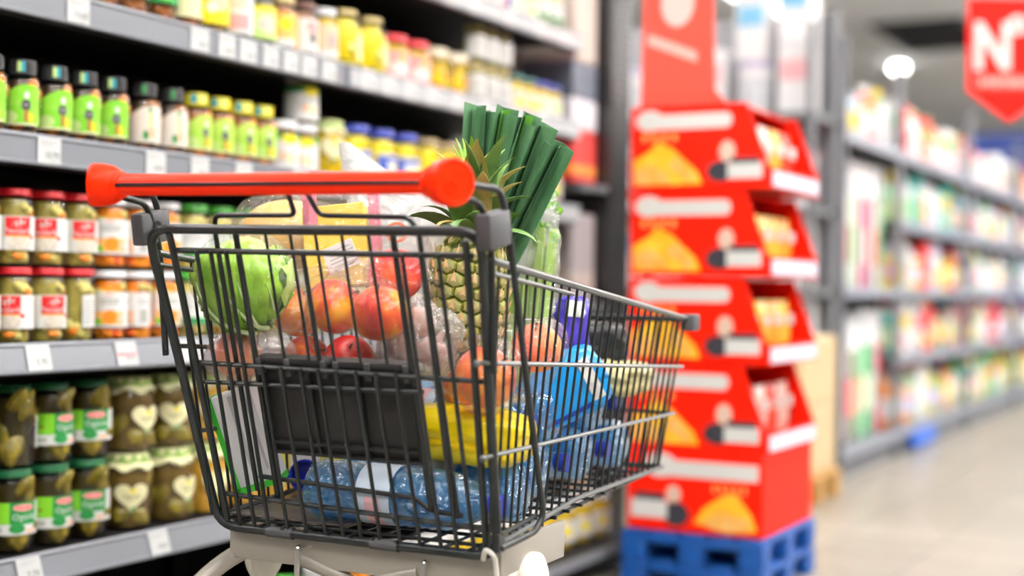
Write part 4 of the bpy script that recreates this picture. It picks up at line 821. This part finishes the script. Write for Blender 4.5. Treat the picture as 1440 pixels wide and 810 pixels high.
fruit('red', 'shiny red apple in its own clear bag under the handle, left of the pineapple', (.014, .22, .868), (.5, .3, 0), .0405)
bag('produce_bag', 'clear plastic bag around the red apple beside the pineapple', [(.014, .22, .868, .0425), (.02, .235, .90, .034), (.045, .24, .852, .028)], CLEAR, 3, .004)
fruit('peach', 'orange-red nectarine with a yellow patch behind the middle of the seat wires', (-.077, .2, .819), (.3, .9, .5), .041, 'nectarine', 'nectarine')
fruit('peach', 'round blushed nectarine just right of the yellow-patched one', (.030, .15, .813), (.2, -.5, 1.5), .041, 'nectarine', 'nectarine')
fruit('orange', 'pale red nectarine at the left of the clear fruit bag beside the lettuce', (-.185, .262, .806), (.1, .4, .2), .040, 'nectarine', 'nectarine')
fruit('red', 'dark red fruit low in the clear bag, above the seat panel', (-.04, .185, .742), (.8, .4, .2), .037, 'nectarine', 'nectarine')
fruit('peach', 'half-hidden red nectarine below the pale one, left of the seat panel top', (-.125, .205, .737), (.4, 1, .2), .037, 'nectarine', 'nectarine')
bag('produce_bag', 'large clear bag of nectarines in the middle of the trolley', [(-.077, .2, .819, .044), (.03, .15, .813, .044), (-.185, .262, .806, .042), (-.04, .185, .742, .041), (-.125, .205, .737, .041), (-.02, .2, .865, .025)], CLEAR, 11, .009)
fruit('orange', 'orange-red apple low at the left corner below the lettuce', (-.2, .135, .742), (.2, .5, 1), .037)
bag('produce_bag', 'clear bag around the apple below the lettuce', [(-.2, .135, .742, .040), (-.165, .145, .735, .030), (-.13, .14, .75, .02)], CLEAR2, 17, .009)
fruit('orange', 'large orange-red apple at the right rear corner of the trolley', (.175, .2, .727), (.3, .8, .2), .044)
fruit('orange', 'pale orange apple behind the right rear post beside the celery', (.195, .325, .765), (.3, -.4, 1.2), .038)
fruit('peach', 'dark blushed apple behind the right corner apple', (.105, .275, .703), (.2, .2, 2), .034)
bag('produce_bag', 'clear bag of apples at the right rear corner above the yellow packet', [(.175, .2, .727, .047), (.195, .325, .765, .041), (.105, .275, .703, .037), (.12, .21, .735, .030)], CLEAR, 23, .009)
# white crumpled bag of garlic between nectarines and pineapple
GAR = mat('garlic_skin', (.62, .48, .43), .5, var=(.55, .26, .22), vscale=26)
for i, (x, y, z) in enumerate([(.045, .19, .765), (.09, .195, .758), (.065, .205, .80)]):
    t = put('garlic_bulb', '%s garlic bulb in the crumpled clear bag' % ['left', 'right', 'uppermost'][i], 'garlic', (x, y, z), (.3*i, .4, i), 'garlic bulbs'); g = G()
    for k in range(8): q = 2*PI*k/8; g.ell((.011*math.cos(q), .011*math.sin(q), 0), (.013, .013, .019), n=8, k=6)
    g.build('bulb', GAR, t); g = G(); g.lathe([(.009, .012), (.005, .022), (.004, .034), (0, .034)], 10); g.build('neck', GAR, t)
bag('produce_bag', 'crumpled hazy bag of garlic in front of the pineapple', [(.045, .19, .765, .03), (.09, .195, .758, .032), (.065, .205, .80, .03), (.105, .205, .79, .024)], film('bag_haze2', (.93, .94, .94), .08, .45, .2, .18, .9, 34), 31, .012)

# lettuce
let = put('lettuce', 'green iceberg lettuce wrapped in film at the rear left', 'lettuce', (-.180, .118, .854))
LET = mat('lettuce_green', (.17, .42, .015), .4, var=(.38, .60, .06), vscale=34, bump=1.0, bscale=30); LET2 = mat('lettuce_pale', (.52, .68, .24), .4, var=(.30, .54, .06), vscale=14, bump=.4, bscale=40)
g = G(); g.ell((0, 0, 0), (.059, .059, .063), n=30, k=22, fn=lambda d: 1+.05*noise.noise(d*5)); g.build('heart', LET2, let)
for i in range(11):
    g = G(); n, k = 14, 12; vs = []; fs = []; an0 = i*2.4; lean = .25+.12*(i % 3)
    for a in range(n+1):
        for b in range(k+1):
            u = (a/n-.5)*1.9; v = b/k*2.3-.15; rr_ = .062+.0032*(i % 4)+.004*noise.noise(Vector((u*4, v*4, i*3)))+.0025*math.sin(v*1.3)*math.cos(u*6)+(.008*max(0, v-1.6)*math.sin(u*14+i))+.0055*(abs(u)/.95)**4*math.sin(v*11+i*2)-.003*math.exp(-(u/.06)**2)
            ph = PI-v*.95; th_ = an0+u*abs(math.sin(max(.25, min(PI-.25, ph))))**.3
            vs.append((rr_*math.sin(ph)*math.cos(th_), rr_*math.sin(ph)*math.sin(th_), rr_*1.08*math.cos(ph)))
    for a in range(n):
        for b in range(k): q = a*(k+1)+b; fs.append((q, q+1, q+k+2, q+k+1))
    g.add(vs, fs); o = g.build('leaf', LET if i % 3 else LET2, let, angle=3); md = o.modifiers.new('t', 'SOLIDIFY'); md.thickness = .0012
    o.rotation_euler = (lean*math.cos(an0), lean*math.sin(an0), 0)
    rb = G(); pts = []; rad = []
    for b in range(9):
        v = b/8*1.7-.1; ph = PI-v*.95; rr_ = .0655+.0032*(i % 4); pts.append((rr_*math.sin(ph)*math.cos(an0), rr_*math.sin(ph)*math.sin(an0), rr_*1.08*math.cos(ph))); rad.append(.0042*(1-b/9.5))
    rb.tube(pts, rad, 8); rb.build('midrib', mat('lettuce_rib', (.62, .74, .40), .4), o)
g = bag_geo([(0, 0, 0, .071), (.05, .02, -.03, .045), (.085, .02, -.05, .02)], seed=5, crum=.007); g.build('film_wrap', film('film_wrap', (.98, .99, .97), .04, .30, .03, .14, .8, 34), let, angle=3)

# bread rolls and cheese pack, white bag
LOAF = mat('loaf_gold', (.78, .42, .09), .5, var=(.86, .58, .22), vscale=10)
t = put('bread_loaf', 'golden round loaf in a clear bag behind the lettuce', 'bread', (-.25, .335, .928), (0, .1, .2)); g = G(); g.ell((0, 0, 0), (.082, .058, .056), n=26, k=16, fn=lambda d: 1+.03*noise.noise(d*4)); g.build('crumb', LOAF, t)
g = G()
for i in (-1, 0, 1): g.ell((i*.035, 0, .047-.008*abs(i)), (.006, .035, .005), n=8, k=5)
g.build('score_mark', mat('loaf_pale', (.85, .62, .28), .6), t)
g = bag_geo([(0, 0, 0, .065), (.04, 0, 0, .055), (-.04, 0, 0, .055), (.09, .02, .0, .02)], seed=8, crum=.006); g.build('film_wrap', CLEAR, t, angle=3)
t = put('cheese_pack', 'yellow cheese slices in a clear pack with a pink edge under the handle', 'cheese', (-.122, .275, .908), (-.15, -.12, .35))
CHZ = mat('cheese_yellow', (.86, .58, .07), .35, coat=.2, var=.08, vscale=12)
for i in range(5): g = G(); g.rbox((0, -.012+i*.0055, .0), (.098-.002*(i % 2), .005, .128), .002, seg=1); g.build('slice', CHZ, t)
g = G(); g.rbox((.062, -.002, .01), (.018, .006, .165), .002, seg=1); g.rbox((-.035, -.017, .06), (.022, .002, .06), .0008, seg=1); g.build('pink_edge', mat('pack_pink', (.70, .22, .30), .3, coat=.3), t)
g = G(); g.rbox((0, 0, .0), (.14, .036, .17), .01); g.build('film_wrap', CLEAR, t)
t = put('price_sticker', 'white paper label with grey lines stuck on the cheese pack', 'sticker', (-.096, .245, .893), (.0, -.42, .35)); g = G(); g.rbox((0, 0, 0), (.05, .0012, .04), .0004, seg=1); s_ = g.build('paper', mat('paper_lilac', (.72, .70, .74), .6), t)
g = G()
for i in range(5): g.box((-.002*i % .006, -.0009, .012-i*.006), (.038, .0005, .0018))
g.build('printed_lines', mat('ink_grey', (.4, .4, .4)), s_, False)
bag('carrier_bag', 'white crumpled carrier bag peaking behind the red handle', [(-.05, .50, .92, .09), (-.13, .50, .93, .085), (.03, .47, .91, .08), (-.175, .50, .985, .05), (-.205, .50, 1.02, .035), (-.228, .50, 1.05, .022), (-.243, .50, 1.072, .013), (-.252, .50, 1.085, .007), (.04, .48, .985, .02), (.055, .48, 1.03, .012)], MILKY, 41, .010, n=96, k=72, hull=.5)
g = G(); g.lathe([(.013, -.002), (.017, -.002), (.017, .002), (.013, .002), (.013, -.002)], 24, M=Matrix.Rotation(PI/2-.3, 4, 'X')); t = put('price_ring', 'small thin orange ring on the white bag above the red apple', 'ring', (-.075, .375, .935), (0, 0, .5)); g.build('band', mat('ring_orange', (.85, .12, .03), .4), t)

# pineapple
pin = put('pineapple', 'ripe pineapple with leafy crown standing at the right rear of the trolley', 'pineapple', (.092, .30, .835), (.02, .05, 0))
PB = mat('pineapple_gap', (.03, .06, .008), .7, var=(.10, .10, .02), vscale=50); PE = mat('pineapple_eye', (.20, .23, .10), .6, var=(.36, .31, .10), vscale=70); PT = mat('pineapple_spike', (.80, .55, .28), .6); PG = mat('pineapple_eye_rim', (.07, .13, .015), .6, var=(.26, .26, .04), vscale=60)
def pr(z): u = z/.095; return .058*max(0, 1-abs(u)**3.2)**.5
g = G(); g.lathe([(max(.001, pr(-.095+.19*i/20)*.95), -.095+.19*i/20) for i in range(21)], 26); g.build('body', PB, pin)
eg = G(); hexo = [(math.cos(PI/6+PI/3*i), math.sin(PI/6+PI/3*i)) for i in range(6)]
vs = [(0, a*.0145, b*.0125) for a, b in hexo]+[(.0045, a*.0125, b*.0105) for a, b in hexo]+[(.007, a*.007, b*.006) for a, b in hexo]+[(.0078, 0, 0)]
fs = []
for i in range(6): j = (i+1) % 6; fs += [(i, j, j+6, i+6), (i+6, j+6, j+12, i+12), (i+12, j+12, 18)]
eg.add(vs, fs); eg.mi = [1 if k % 3 == 0 else 0 for k in range(len(fs))]
eg.add([(.0065, -.0045, -.005), (.0065, .0045, -.005), (.0062, 0, .003), (.0125, 0, .013)], [(0, 1, 3), (1, 2, 3), (2, 0, 3)], 2)
eye = eg.mesh('eye', [PE, PG, PT], True, .5)
for rI in range(10):
    z = -.084+rI*.0187; R0 = pr(z); n = max(6, round(2*PI*R0/.0262))
    n = 13 if R0 > .047 else n
    for j in range(n):
        a = 2*PI*(j+.5*(rI % 2))/n; o = obj('eye', eye, pin); sl_ = math.atan2(pr(z-.004)-pr(z+.004), .008)
        o.location = ((R0*.96)*math.cos(a), (R0*.96)*math.sin(a), z); o.rotation_euler = Euler((random.uniform(-.22, .22), -sl_*.8+random.uniform(-.1, .1), a)); q = min(1, R0/.05); o.scale = (1, q*2*PI*R0/n/.0262*1.04 if R0 > .02 else .7, 1)
def blade(L_, wd, curl, nseg=9, fold=.35):
    g = G(); vs = []; fs = []
    for i in range(nseg+1):
        u = i/nseg; b = curl*u*u; x = L_*(math.sin(b)/max(.001, b) if b else 1)*u*math.sin(b*.5+.02); z = L_*u*math.cos(b*.55); w2 = wd*(1-u**1.6)*(.75+.5*u*(1-u)*2)+.0004
        for s_ in (-1, 0, 1): vs.append((x-(0 if s_ else fold*w2), s_*w2, z))
        for s_ in (-1, 0, 1): vs.append((x-.0012-(0 if s_ else fold*w2), s_*w2*.96, z-.0003))
    for i in range(nseg):
        a = i*6; b = a+6
        fs += [(a, a+1, b+1, b), (a+1, a+2, b+2, b+1), (a+4, a+3, b+3, b+4), (a+5, a+4, b+4, b+5), (a, b, b+3, a+3), (a+2, a+5, b+5, b+2)]
    g.add(vs, fs); return g
LG1 = mat('crown_leaf', (.045, .13, .03), .45, var=(.20, .32, .08), vscale=24); LG2 = mat('crown_leaf_dry', (.30, .28, .08), .55, var=(.55, .42, .14), vscale=30); LG3 = mat('crown_leaf_fresh', (.12, .34, .02), .4, var=(.30, .46, .06), vscale=24)
bl = [blade(.095, .020, 1.2, fold=.2).mesh('leaf', LG1), blade(.110, .022, .75, fold=.2).mesh('leaf', LG2), blade(.095, .020, .35, fold=.2).mesh('leaf', LG3), blade(.065, .019, 1.7, fold=.2).mesh('leaf', LG2), blade(.118, .022, .55, fold=.2).mesh('leaf', LG1)]
cr_ = random.Random(5)
for i in range(46):
    u = i/46; o = obj('leaf', bl[3] if u < .2 and i % 2 else bl[0] if u < .35 else bl[1] if i % 3 == 0 else bl[4] if u < .75 else bl[2], pin); a = i*2.39996
    o.location = (.010*math.cos(a)*(1.6-u), .010*math.sin(a)*(1.6-u), .088+.055*u); o.rotation_euler = (Euler((0, 1.0*(1-u)**1.5+.05, a)).to_matrix() @ Matrix.Rotation(cr_.uniform(-.9, .9), 3, 'Z')).to_euler(); k = .8+.3*cr_.random(); o.scale = (k,)*3

# leeks
LK = mat('leek_green', (.045, .14, .06), .42, var=(.12, .26, .13), vscale=30, stretch=(1, 1, .06)); LK2 = mat('leek_light', (.09, .30, .03), .45, var=(.17, .40, .06), vscale=30, stretch=(1, 1, .06)); LKW = mat('leek_white', (.72, .76, .55), .4)
def channel(base, top, wd, fold, twist, side_=1, th_=.0016, cut=.0):
    """one folded leaf: a V-channel from base to top, cut straight across"""
    B, T = Vector(base), Vector(top); ax = (T-B).normalized(); ux = Vector((math.cos(twist), math.sin(twist), 0)); ux = (ux-ax*ux.dot(ax)).normalized(); uy = ax.cross(ux); g = G(); nz = 10; sec = []
    for i in range(9):
        q = (i-4)/4; sec.append((q*wd*.5*math.cos(fold), abs(q)**1.05*wd*.5*math.sin(fold)*side_+.0008*math.sin(q*9)))
    vs = []; fs = []
    for k in range(nz+1):
        u = k/nz; c = B+(T-B)*u; s_ = .45+.55*min(1, u*1.5); bend = .012*math.sin(u*PI)
        for pas in (1, -1):
            for (a, b) in (sec if pas == 1 else sec[::-1]):
                p = c+ux*a*s_+uy*(b*s_+(th_ if pas == 1 else 0)*.5*pas+bend*side_*0); p = p+ax*(cut*a if k == nz else 0); p = p+uy*(0 if pas == 1 else -th_); vs.append(p)
    m_ = 18
    for k in range(nz):
        for j in range(m_): fs.append((k*m_+j, k*m_+(j+1) % m_, (k+1)*m_+(j+1) % m_, (k+1)*m_+j))
    fs.append(tuple(range(nz*m_, nz*m_+m_))); g.add(vs, fs); return g
LEEKS = [((.004, .46, .72), (.016, .445, 1.134), .076, .92, .10, 'upright leek with square-cut leaf tops, leftmost of the bunch'), ((.0, .45, .72), (.070, .43, 1.128), .088, .98, .35, 'leek second from the left, its cut top showing a bright heart'),
         ((.0, .44, .72), (.112, .42, 1.118), .072, .95, .55, 'middle leek of the fanned bunch'), ((.0, .425, .72), (.148, .405, 1.100), .074, .9, .40, 'leek second from the right in the fanned bunch'), ((.012, .405, .72), (.190, .385, 1.066), .080, .95, .2, 'leek leaning furthest right over the celery')]
for i, (b, tp, wd, fo_, tw, lab) in enumerate(LEEKS):
    t = put('leek', lab, 'leek', (0, 0, 0), group='leeks in the trolley')
    B_, T_ = Vector(b), Vector(tp); ax_ = (T_-B_).normalized()
    lv = [(T_, wd, fo_, tw, 1, LK, .10), (T_+ax_*.009+Vector((.004, .016, 0)), wd*.95, fo_*1.15, tw+.25, -1, LK, -.12), (T_+ax_*.004+Vector((.006, .008, 0)), wd*.5, 1.0, tw+.6, -1, LK2 if i in (1, 2) else LK, .2)]
    for (tt, w_, f_, q_, sd, m_, cu) in lv: channel(B_+Vector((0, .004*sd, 0)), tt, w_, f_, q_, sd, cut=cu).build('leaf', m_, t, angle=1.0)
    g = G(); dv = T_-B_; g.tube([B_+dv*s_ for s_ in (-.05, 0, .2, .42)], [.012, .013, .014, .010], 14); g.build('shaft', LKW, t)

# celery in a bag
cel = put('celery', 'bunch of celery in a crinkled clear bag behind the pineapple', 'celery', (.092, .50, .695), (0, .05, 0)); CEL = mat('celery_green', (.26, .50, .02), .4, coat=.1, var=(.42, .62, .10), vscale=40, stretch=(1, 1, .05)); CLF = mat('celery_leaf', (.10, .38, .0), .5, var=(.34, .60, .08), vscale=40)
for i in range(9):
    a = i*2.4; r0 = .008+.022*math.sqrt(i/9); o = channel((r0*math.cos(a), r0*math.sin(a), 0), (1.35*r0*math.cos(a)+.0, 1.35*r0*math.sin(a), .225+.015*(i % 3)), .026, .9, a+PI/2, 1, .004).build('stalk', CEL, cel, angle=1.2)
lf = G(); rl = random.Random(3)
for i in range(90):
    a = rl.uniform(0, 2*PI); r0 = rl.uniform(0, .042); z = rl.uniform(.215, .31); M_ = Matrix.Translation((r0*math.cos(a), r0*math.sin(a), z)) @ Euler((rl.uniform(-.9, .9), rl.uniform(-.9, .9), a)).to_matrix().to_4x4(); s_ = rl.uniform(.008, .017)
    lf.add([(0, 0, 0), (s_*.6, s_*.2, s_*.5), (s_*.3, .002, s_*1.2), (-s_*.3, .002, s_*1.2), (-s_*.6, s_*.2, s_*.5), (0, -.003, s_*.7)], [(0, 1, 5), (1, 2, 5), (2, 3, 5), (3, 4, 5), (4, 0, 5)], 0, M_)
lf.build('leaves', CLF, cel, kind='stuff')
g = bag_geo([(.004, 0, .265, .034), (.004, 0, .235, .040), (.003, 0, .20, .042), (.002, 0, .165, .042), (0, 0, .13, .041), (0, 0, .095, .040), (0, 0, .065, .038), (0, 0, .04, .036), (.008, 0, .295, .026), (.012, 0, .317, .018)], seed=13, crum=.007, n=48, k=90, freq=40, hull=.2); g.build('film', film('celery_film', (.97, .985, .97), .06, .40, .16, .16, 1.0, 55), cel, angle=3)

# yellow packet, blue packet, dark blue packet, black bundle, pale packet
def pillow(name, label, cat, p, dims, rot, m, group=None, seed=0, crum=.05, prints=()):
    t = put(name, label, cat, p, rot, group); g = G(); a, b, c = [d/2 for d in dims]; e_ = .45
    def fn(d):
        q = (abs(d.x)**(2/e_)+abs(d.y)**(2/e_)+abs(d.z)**(2/e_))**(-e_/2); return q*(1+crum*noise.noise(d*3.1+Vector((seed, 0, 0)))+crum*.5*abs(noise.noise(d*7+Vector((0, seed, 0)))))
    g.ell((0, 0, 0), (a, b, c), n=40, k=28, fn=fn); g.build('wrapper', m, t, angle=3)
    for (nm, cx, cz, wx, wz, mm) in prints:
        gg = G(); n_ = 8; vs = []; fs = []
        for i in range(n_+1):
            for j in range(n_+1):
                x = cx+(i/n_-.5)*wx; z = cz+(j/n_-.5)*wz; best = None
                # find the wrapper's front surface at this x, z by marching
                y = -b*1.3
                for s_ in range(40):
                    P_ = Vector((x/a, y/b, z/c)); L_ = P_.length; 
                    if L_ <= fn(P_.normalized()): break
                    y += b*.033
                vs.append((x, y-.0018, z))
        for i in range(n_):
            for j in range(n_): q = i*(n_+1)+j; fs.append((q, q+1, q+n_+2, q+n_+1))
        gg.add(vs, fs); gg.build(nm, mm, t, angle=3)
    return t
YEL = mat('yellow_wrap', (.88, .68, .005), .3, coat=.4, bump=.25, bscale=14)
pillow('food_packet', 'bright yellow packet lying on the water bottles at the right rear', 'packet', (.130, .250, .640), (.17, .13, .078), (0, .08, .1), YEL, seed=2, crum=.10, prints=[('printed_band', .0, -.01, .12, .012, mat('yellow_print', (.72, .50, .0), .4))])
SKY = mat('blue_wrap', (.008, .30, .74), .28, coat=.4, bump=.25, bscale=12)
pillow('food_packet', 'bright blue packet with white lettering on top of the bottles', 'packet', (.150, .535, .690), (.145, .07, .105), (.1, -.5, .45), SKY, seed=6, crum=.08, prints=[('printed_panel', .047, .0, .02, .07, WHITE), ('printed_stripe', -.01, -.038, .085, .008, mat('stripe_navy', (.01, .05, .35), .4))])
NAV = mat('indigo_wrap', (.025, .012, .30), .22, coat=.5, bump=.6, bscale=25, var=(.10, .07, .45), vscale=25)
pillow('food_packet', 'crinkled dark blue packet with a white top beside the celery', 'packet', (.135, .60, .785), (.055, .04, .10), (0, .05, .4), NAV, seed=9, crum=.22, prints=[('printed_panel', .004, .034, .03, .026, WHITE)])
pillow('rubbish_sack', 'black rounded bundle at the front of the trolley', 'bag', (.12, .76, .752), (.10, .09, .08), (0, 0, .3), mat('black_film', (.012, .012, .013), .4, bump=.3, bscale=20), seed=12, crum=.12)  # plain black rounded shape with a crumpled outline
pillow('food_packet', 'pale yellow packet lying at the front of the trolley', 'packet', (.165, .74, .700), (.10, .17, .055), (0, .1, .1), mat('pale_wrap', (.72, .63, .30), .35, coat=.3, bump=.3, bscale=18), seed=15, crum=.12, prints=[('printed_panel', -.01, .008, .04, .02, mat('pale_print', (.85, .80, .6), .4))])
# white and green carton, blue scoop
t = put('milk_carton', 'white carton with green edges leaning at the left rear of the trolley', 'carton', (-.208, .175, .618), (.1, -.33, .35)); g = G(); g.rbox((0, 0, 0), (.068, .05, .15), .003); cb = g.build('body', mat('carton_white', (.78, .78, .80), .4), t)
GRN = mat('carton_green', (.04, .42, .03), .4)
g = G(); g.box((-.0315, -.0005, 0), (.008, .0512, .151)); g.box((0, -.0005, -.071), (.069, .0512, .010)); g.build('green_edge', GRN, cb, False)
g = G(); g.box((0, -.0255, .01), (.007, .0006, .12)); g.box((.022, -.0255, .01), (.004, .0006, .12)); g.build('grey_stripe', mat('carton_grey', (.5, .48, .5), .5), cb, False)
t = put('measuring_scoop', 'dark blue plastic scoop behind the lower gate wires', 'scoop', (-.185, .30, .548), (PI/2-.2, 0, .4)); g = G(); g.lathe([(0, -.016), (.022, -.016), (.025, .016), (.0225, .016), (.020, -.013), (0, -.013)], 24); g.build('cup', mat('scoop_blue', (.005, .02, .42), .3, coat=.3), t); g = G(); g.rbox((-.045, 0, .0135), (.05, .010, .003), .001, seg=1); g.build('grip', mat('scoop_blue', (0, 0, 0)), t)
pillow('food_packet', 'small yellow and white packet behind the blue scoop', 'packet', (-.215, .36, .56), (.10, .05, .07), (0, 0, .2), mat('lemon_wrap', (.80, .68, .12), .4), seed=19, prints=[('printed_panel', 0, .01, .05, .025, WHITE)])
# water bottles lying across the basket
WAT = film('water_blue', (.40, .78, .96), .13, .75, .30, .06, 1.0, 34, 1.0, (.10, .55, .88))
def wb():
    prof = [(0, -.15), (.030, -.152), (.040, -.146), (.043, -.135)]
    for i in range(22):
        x = -.13+i*.009; prof.append((.0432-.0022*(i % 2) if not 8 <= i <= 14 else .0425, x))
    prof += [(.0425, .07), (.038, .09), (.026, .115), (.0145, .13), (.0135, .14)]
    g = G(); g.lathe(prof, 30); c = G(); c.lathe([(.0155, .137), (.0155, .155), (.0145, .157), (0, .157)], 20); l = G(); l.lathe([(.0434, -.058), (.0434, -.002)], 30); q = G(); q.lathe([(0, -.14), (.036, -.138), (.040, -.125), (.0405, .06), (.030, .095), (0, .1)], 20)
    p_ = G(); p_.wrect(.0439, -1.6, 1.6, -.042, -.018); return g.mesh('bottle_shell', WAT), c.mesh('cap', mat('cap_navy', (.01, .03, .28), .35)), l.mesh('label', mat('water_label', (.62, .72, .85), .4)), q.mesh('water', film('water_body', (.18, .62, .88), .05, .4, .55, .1, .8, 24, .9, (.07, .50, .82))), p_.mesh('label_print', mat('label_rose', (.85, .5, .55), .4), False)
wbm = wb()
BT = [(.058, .185, .548, 1), (.05, .275, .553, -1), (.01, .365, .557, 1), (.0, .455, .561, -1), (.0, .545, .565, 1), (.0, .635, .567, -1), (.0, .725, .569, 1), (.0, .81, .570, -1), (.0, .41, .640, 1), (.0, .50, .642, -1), (.0, .59, .645, 1), (.0, .68, .647, -1), (.0, .77, .650, 1)]
for i, (x, y, z, d) in enumerate(BT):
    lev = 'bottom layer' if i < 8 else 'upper layer'; k = i if i < 8 else i-8
    t = put('water_bottle', 'blue plastic water bottle lying across the trolley, %s, %s from the rear' % (lev, ordn(k)), 'bottle', (x+.0, y, z), (0, d*PI/2, .35*i), 'water bottles in the trolley')
    t.matrix_world = CM @ Matrix.Translation((x, y, z+.004)) @ Matrix.Rotation(d*PI/2, 4, 'Y') @ Matrix.Rotation(1.1*i, 4, 'Z')
    obj('bottle_shell', wbm[0], t); obj('cap', wbm[1], t); lb = obj('label', wbm[2], t); obj('water', wbm[3], t); obj('label_print', wbm[4], lb)
